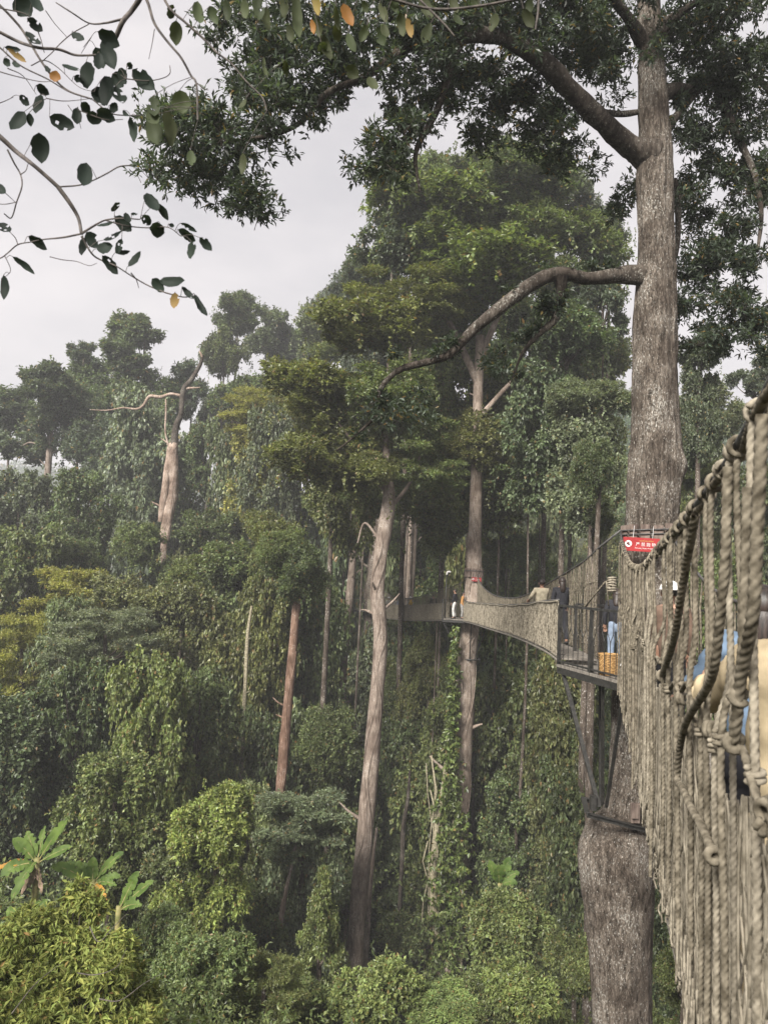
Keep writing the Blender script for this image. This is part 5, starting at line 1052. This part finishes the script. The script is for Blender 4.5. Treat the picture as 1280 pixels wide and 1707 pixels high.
# wicker basket on the near platform
M_WICK = noise_mat('wicker', (.19, .10, .035), (.40, .25, .10), 30, .7, .4)
bp_ = PZ(1022, 1131, -1.655); bk = thing('wicker_basket', 'orange tan woven wicker basket on the near platform edge', 'basket', (4.04, 13.68, ZF)); mb = MB()
def sup(a, r): c, s = math.cos(a), math.sin(a); return np.array([np.sign(c)*abs(c)**.6*r*1.1, np.sign(s)*abs(s)**.6*r*.85, 0])
H = .36
for k in range(24):
    a = k/24*2*math.pi; mb.tube([sup(a, .135)+[0, 0, .01], sup(a, .15)+[0, 0, H*.5], sup(a, .155)+[0, 0, H]], .006, 5)
for j in range(17):
    z = .012+H*j/16.5; r = .137+.018*j/16; mb.tube([sup(a, r+.008*math.sin(a*12+math.pi*j))+[0, 0, z] for a in np.linspace(0, 2*math.pi, 97)], .0098, 5, False)
link('body', mb.mesh('body', True), M_WICK, bk)
mb = MB(); mb.tube([sup(a, .158)+[0, 0, H+.005] for a in np.linspace(0, 2*math.pi, 49)], .014, 6, False); link('rim', mb.mesh('rim', True), M_WICK, bk)
bm = bmesh.new(); bmesh.ops.create_cube(bm, size=1); bmesh.ops.scale(bm, vec=(.27, .21, .02), verts=bm.verts); link('base', bm_mesh('base', bm), M_WICK, bk, (0, 0, .012))
# coiled lashing by the trunk
lp = P(1019, 974, 13.9); t = thing('rope_lashing', 'small dark and pale coiled lashing hanging left of the giant trunk above the railing', 'lashing', lp); mb = MB()
for k in range(6): torus_rope(mb, np.array([0, 0, -.12+k*.045]), [0, .2, 1], .07, .018, 1.1, .02, 7, k)
link('coil', mb.mesh('coil', True), M_ROPEB, t); mb = MB(); mb.tube([P(1008, 970, 13.9)-lp, P(988, 995, 14.4)-lp, P(975, 1012, 14.8)-lp], .014, 6); mb.tube([P(1010, 968, 13.9)-lp, P(1014, 1010, 13.9)-lp], .012, 6); link('tail', mb.mesh('tail', True), M_ROPE, t)
# ------------------------------------------------------------------ people
M_SKIN = noise_mat('skin', (.26, .145, .10), (.38, .23, .165), 20, .55); M_HAIR = noise_mat('dark_hair', (.010, .008, .007), (.035, .024, .02), 60, .45, .3, (1, 1, .2))
def cloth(n, c): return noise_mat(n, tuple(v*.72 for v in c), tuple(min(.95, v*1.15) for v in c), 11, .85, .35, spec=.15)
def skin_obj(name, verts, edges, radii, m, parent, sub=1):
    me = bpy.data.meshes.new(name); me.from_pydata([tuple(v) for v in verts], edges, []); ob = bpy.data.objects.new(name, me); COL.objects.link(ob)
    sm = ob.modifiers.new('skin', 'SKIN'); sm.use_smooth_shade = True
    for i, r in enumerate(radii): me.skin_vertices[0].data[i].radius = r if isinstance(r, tuple) else (r, r)
    me.skin_vertices[0].data[0].use_root = True
    ss = ob.modifiers.new('sub', 'SUBSURF'); ss.levels = sub; ss.render_levels = sub
    bpy.context.view_layer.update()
    em = bpy.data.meshes.new_from_object(ob.evaluated_get(bpy.context.evaluated_depsgraph_get())); em.name = name
    bpy.data.objects.remove(ob)
    if sub > 1 and name not in ('body', 'shoe'):     # folds
        for v in em.vertices:
            q = v.co; v.co = q + v.normal*max(-.004, .010+.022*mnoise.noise(Vector((q.x*10, q.y*10, q.z*17)))+.022*mnoise.noise(Vector((q.x*4+q.z*3, q.y*4, q.z*5)))-.004)
    for p in em.polygons: p.use_smooth = True
    em.materials.clear(); return link(name, em, m, parent)
def person(label, pos, rz, h, top, bottom, top_mat, leg_mat, arms=None, hands=True, hair='short', lean=0.0, legs=None, sub=1, bulk=1.0, skin=None):
    t = thing('person', label, 'person', pos, rz=rz); k = h/1.7
    la = dict(L=[(-.175, 0, 1.40), (-.235, -.02, 1.13), (-.23, .10, .90)], R=[(.175, 0, 1.40), (.235, -.02, 1.13), (.23, .10, .90)])
    if arms: la.update(arms)
    lg = dict(L=[(-.09, 0, .87), (-.10, .05, .48), (-.10, 0, .09), (-.115, .14, .035)], R=[(.09, 0, .87), (.10, .05, .48), (.10, 0, .09), (.115, .14, .035)])
    if legs: lg.update(legs)
    def ln(p): p = np.array(p, float); a = max(0, p[2]-.9); p[1] += a*math.sin(lean); p[2] -= a*(1-math.cos(lean)); return p*k
    V = [(0, 0, .93), (0, .0, 1.10), (0, .0, 1.28), (0, 0, 1.40), (0, 0, 1.475), (0, .02, 1.54), (0, .012, 1.61), (0, .0, 1.675)]; E = [(i, i+1) for i in range(7)]
    Rr = [(.15*bulk, .11), (.13*bulk, .10), (.155*bulk, .11), (.10, .085), .05, .062, .088, .068]
    def chain(a, pts, rs):
        prev = a
        for p, r in zip(pts, rs): V.append(tuple(p)); Rr.append(r); E.append((prev, len(V)-1)); prev = len(V)-1
        return prev
    for s in 'LR':
        w = chain(3, la[s], [.062, .043, .030])
        d = unit(np.array(la[s][2])-np.array(la[s][1])); sd_ = unit(np.cross(d, [0, 0, 1.0]) if abs(d[2]) < .9 else np.array([0, 1.0, 0])); dn = np.cross(sd_, d)
        wp = np.array(la[s][2]); pm_ = wp+d*.05; pmi = chain(w, [pm_], [(.034, .020)])
        if hands:
            for q, (o_, l_) in enumerate(((-.030, .066), (-.010, .078), (.010, .074), (.028, .058))):
                k0 = pm_+d*.035+sd_*o_; chain(pmi, [k0, k0+d*l_*.5-dn*.012, k0+d*l_*.85-dn*.036], [.0095, .0085, .007])
            k0 = wp+d*.03-sd_*.03; chain(w, [k0-sd_*.012, k0-sd_*.030+d*.03-dn*.01, k0-sd_*.034+d*.052-dn*.02], [.012, .010, .008])
        chain(0, lg[s], [(.092*bulk, .095), .060, .042, .034])
    body = skin_obj('body', [ln(v) for v in V], E, [tuple(np.array(r)*k) if isinstance(r, tuple) else r*k for r in Rr], skin or M_SKIN, t, sub)
    g = 1.17                     # clothing, a little outside the body
    JV = [(0, 0, .77), (0, 0, 1.02), (0, 0, 1.28), (0, 0, 1.41), (0, 0, 1.465)]; JE = [(i, i+1) for i in range(4)]; JR = [(.17*bulk, .14), (.165*bulk, .135), (.175*bulk, .13), (.115, .098), .066]
    for s in 'LR':
        prev = 3
        for p, r in zip(la[s], (.074, .056, .043)): JV.append(tuple(p)); JR.append(r*bulk); JE.append((prev, len(JV)-1)); prev = len(JV)-1
    skin_obj(top, [ln(v) for v in JV], JE, [tuple(np.array(r)*k) if isinstance(r, tuple) else r*k for r in JR], top_mat, t, 3 if sub > 1 else 1)
    TV = [(0, 0, 1.04), (0, 0, .92)]; TE = [(0, 1)]; TR = [(.155*bulk, .12), (.158*bulk, .122)]
    for s in 'LR':
        prev = 1
        for p, r in zip(lg[s][:3], (.108*bulk, .080, .066)): TV.append(tuple(p)); TR.append(r); TE.append((prev, len(TV)-1)); prev = len(TV)-1
    skin_obj(bottom, [ln(v) for v in TV], TE, [tuple(np.array(r)*k) if isinstance(r, tuple) else r*k for r in TR], leg_mat, t, sub)
    for s in (-1, 1):            # shoes
        a = np.array(lg['L' if s < 0 else 'R'][2]); b_ = np.array(lg['L' if s < 0 else 'R'][3])
        skin_obj('shoe', [ln(a-[0, .03, .045]), ln((a+b_)/2-[0, 0, .02]), ln(b_+[0, .05, .005])], [(0, 1), (1, 2)], [.05*k, .048*k, .038*k], M_BLACK, t, 1)
    def ell(nm, c, r, m, cut=None, seg=20):
        bm = bmesh.new(); bmesh.ops.create_uvsphere(bm, u_segments=seg, v_segments=seg//2+2, radius=1)
        if cut: bmesh.ops.delete(bm, geom=[v for v in bm.verts if cut(v.co)], context='VERTS')
        for v in bm.verts: v.co = Vector(ln(np.array(c)+np.array(v.co)*np.array(r)*(1+.05*mnoise.noise(v.co*4))))
        return link(nm, bm_mesh(nm, bm, True), m, t)
    if hair == 'short': ell('hair', (0, -.008, 1.625), (.093, .108, .105), M_HAIR, lambda c: c.y > .45 and c.z < .45 or c.z < -.55)
    elif hair == 'long': ell('hair', (0, -.012, 1.615), (.100, .115, .115), M_HAIR, lambda c: c.y > .45 and c.z < .45); skin_obj('hair_length', [ln((0, -.075, 1.62)), ln((0, -.10, 1.48)), ln((0, -.11, 1.32))], [(0, 1), (1, 2)], [(.085*k, .05*k), (.09*k, .05*k), (.06*k, .03*k)], M_HAIR, t, 1)
    for s in (-1, 1):
        ell('ear', (s*.088, .0, 1.595), (.012, .022, .032), skin or M_SKIN, None, 10); ell('eye', (s*.032, .084, 1.612), (.013, .008, .008), M_BLACK, None, 8)
    ell('nose', (0, .098, 1.585), (.013, .018, .022), skin or M_SKIN, None, 8); ell('mouth', (0, .085, 1.545), (.022, .008, .007), cloth('lips', (.30, .10, .08)), None, 8)
    return t
walk = dict(L=[(-.09, 0, .87), (-.10, .16, .50), (-.10, .15, .09), (-.11, .29, .035)], R=[(.09, 0, .87), (.10, -.02, .47), (.10, -.22, .13), (.11, -.10, .04)])
RZ = -math.atan(.277)
c_blue, c_beige, c_dark, c_cream = cloth('blue_denim', (.12, .17, .24)), cloth('beige_cloth', (.42, .34, .22)), cloth('black_cloth', (.022, .022, .026)), cloth('cream_cloth', (.42, .37, .27))
c_jean, c_white, c_orange, c_grey, c_strip = cloth('light_blue_jeans', (.20, .25, .33)), cloth('white_cloth', (.50, .49, .47)), cloth('orange_cloth', (.40, .21, .08)), cloth('grey_cloth', (.25, .24, .23)), cloth('brown_cloth', (.12, .08, .06))
def on_bridge(y, off): p = LN(y, off); return (p[0], p[1], EZ+DECK-.035)
# reaching hand on the rope at about (1135, 1145)
hb = on_bridge(2.72, .30); hk = on_net(1136, 1146, .03); 
def loc(pt, pos, rz): d = np.array(pt)-np.array(pos); c, s = math.cos(-rz), math.sin(-rz); return (d[0]*c-d[1]*s, d[0]*s+d[1]*c, d[2])
hl = np.array(loc(hk, hb, RZ)); sh_ = np.array([-.18, 0, 1.38]); el = (sh_+hl)/2+np.array([-.02, -.03, -.09])
hl = sh_+(hl-sh_)*min(1, .62/np.linalg.norm(hl-sh_)) if np.linalg.norm(hl-sh_) > .7 else hl
person('person in a beige long sleeved top nearest on the bridge, reaching to the ropes', hb, RZ, 1.72, 'shirt', 'trousers', c_beige, c_beige, dict(L=[tuple(sh_), tuple(el), tuple(hl)]), True, 'short', 0, walk, 2, 1.12)
person('person in a blue denim jacket with long dark hair on the near bridge', on_bridge(4.05, .42), RZ, 1.66, 'jacket', 'trousers', c_blue, c_dark, dict(L=[(-.175, 0, 1.40), (-.27, .10, 1.20), (-.34, .30, 1.10)]), True, 'long', 0, walk, 2, 1.1)
pc = person('person in a white hat and dark brown clothes on the near bridge', on_bridge(8.8, .40), RZ, 1.68, 'jacket', 'trousers', c_strip, c_dark, None, True, 'short', 0, walk, 1)
def hat(t, h, m):
    k = h/1.7; bm = bmesh.new(); bmesh.ops.create_uvsphere(bm, u_segments=20, v_segments=12, radius=1)
    for v in bm.verts:
        if v.co.z < 0: v.co.x *= 1.45; v.co.y *= 1.45; v.co.z *= .12
        v.co = Vector((v.co.x*.112*k, v.co.y*.122*k, 1.645*k+v.co.z*.105*k))
    link('hat', bm_mesh('hat', bm, True), m, t)
hat(pc, 1.68, c_white)
pd = (4.46, 14.7, ZF); person('person in black top and light blue jeans behind the basket on the near platform', pd, rad(-20), 1.52, 'jacket', 'jeans', c_dark, c_jean, None, True, 'long', .3, None, 1)
def on_b2(y, off=.37): p = L2(y, off); return (p[0], p[1], EZ+float(zb2(y))-.015)
person('person in a cream shirt walking away on the second bridge', on_b2(21.0, .58), -.05, 1.55, 'shirt', 'trousers', c_cream, c_dark, dict(L=[(-.18, 0, 1.40), (-.30, .02, 1.2), (-.33, .2, 1.1)], R=[(.18, 0, 1.40), (.30, .02, 1.2), (.33, .2, 1.1)]), True, 'short', 0, walk, 1, 1.1)
person('person in dark clothes following behind the cream shirt on the second bridge', on_b2(18.2, .60), -.05, 1.55, 'jacket', 'trousers', c_dark, c_dark, None, True, 'long', 0, walk, 1, 1.05)
q = P(757, 1030, 45.75); person('person in black jacket and white trousers standing on the second platform', (q[0], q[1], z2), rad(60), 1.72, 'jacket', 'trousers', c_dark, c_white, None, True, 'short', 0, None, 1, 1.05)
q = P(769, 1030, 45.9); person('person in orange top and grey trousers beside the trunk on the second platform', (q[0], q[1], z2), rad(-100), 1.55, 'shirt', 'trousers', c_orange, c_grey, None, True, 'short', .1, None, 1, 1.1)
def on_b3(y, off=.37): p = L3B(y, off); return (p[0], p[1], EZ+float(zb3(y))-.015+.0)
c_yel = cloth('yellow_nylon', (.75, .45, .03))
for y, lb, tm, hr in ((51.8, 'person in dark clothes on the third bridge, nearest to the second platform', c_dark, 'short'), (58.3, 'person in white cap with yellow backpack on the third bridge', c_white, 'short'), (61.6, 'person in navy top on the third bridge, left of the yellow backpack', cloth('navy_cloth', (.08, .10, .17)), 'short'), (63.6, 'person in black and white top at the far end of the third bridge', c_grey, 'short'), (66.0, 'person in pale shirt on the third bridge, farthest left of the row', c_white, 'short')):
    t = person(lb, on_b3(y), rad(11), 1.70, 'shirt', 'trousers', tm, c_dark, None, False, hr, 0, walk, 1)
    if 'pale shirt' in lb or 'white cap' in lb: hat(t, 1.70, c_white)
    if 'white cap' in lb:
        bm = bmesh.new(); bmesh.ops.create_cube(bm, size=1); bmesh.ops.bevel(bm, geom=bm.edges[:], offset=.25, segments=3, affect='EDGES'); bmesh.ops.scale(bm, vec=(.32, .2, .42), verts=bm.verts)
        w = thing('backpack', 'yellow backpack worn by a person on the third bridge', 'backpack', (t.location.x+.03, t.location.y-.22, t.location.z+1.25)); link('bag', bm_mesh('bag', bm, True), c_yel, w); mb = MB(); mb.tube(smooth_path([(-.09, .08, .2), (-.1, .2, .24), (-.1, .3, .1)], 4), .02, 6); mb.tube(smooth_path([(.09, .08, .2), (.1, .2, .24), (.1, .3, .1)], 4), .02, 6); link('strap', mb.mesh('strap', True), c_yel, w)

# ------------------------------------------------------------------ haze
hb_ = bmesh.new(); bmesh.ops.create_cube(hb_, size=1)
lo = np.array([-905, -45, float(GZ.min())-1.0]); hi = np.array([905, 1205, EZ+64.0])
hi[2] = max(hi[2], float(GZ.max())+14)
for v in hb_.verts: v.co = Vector(tuple((lo+hi)/2+np.array(v.co)*(hi-lo)))
hm, hn, hl_, hbs = mat('haze_air'); hn.remove(hbs); pv = hn.new('ShaderNodeVolumePrincipled'); pv.inputs['Color'].default_value = (.92, .93, .96, 1); pv.inputs['Density'].default_value = HAZE; pv.inputs['Anisotropy'].default_value = .1
hl_.new(pv.outputs['Volume'], hn['Material Output'].inputs['Volume'])
o = link('haze', bm_mesh('haze', hb_), hm); o['kind'] = 'stuff'
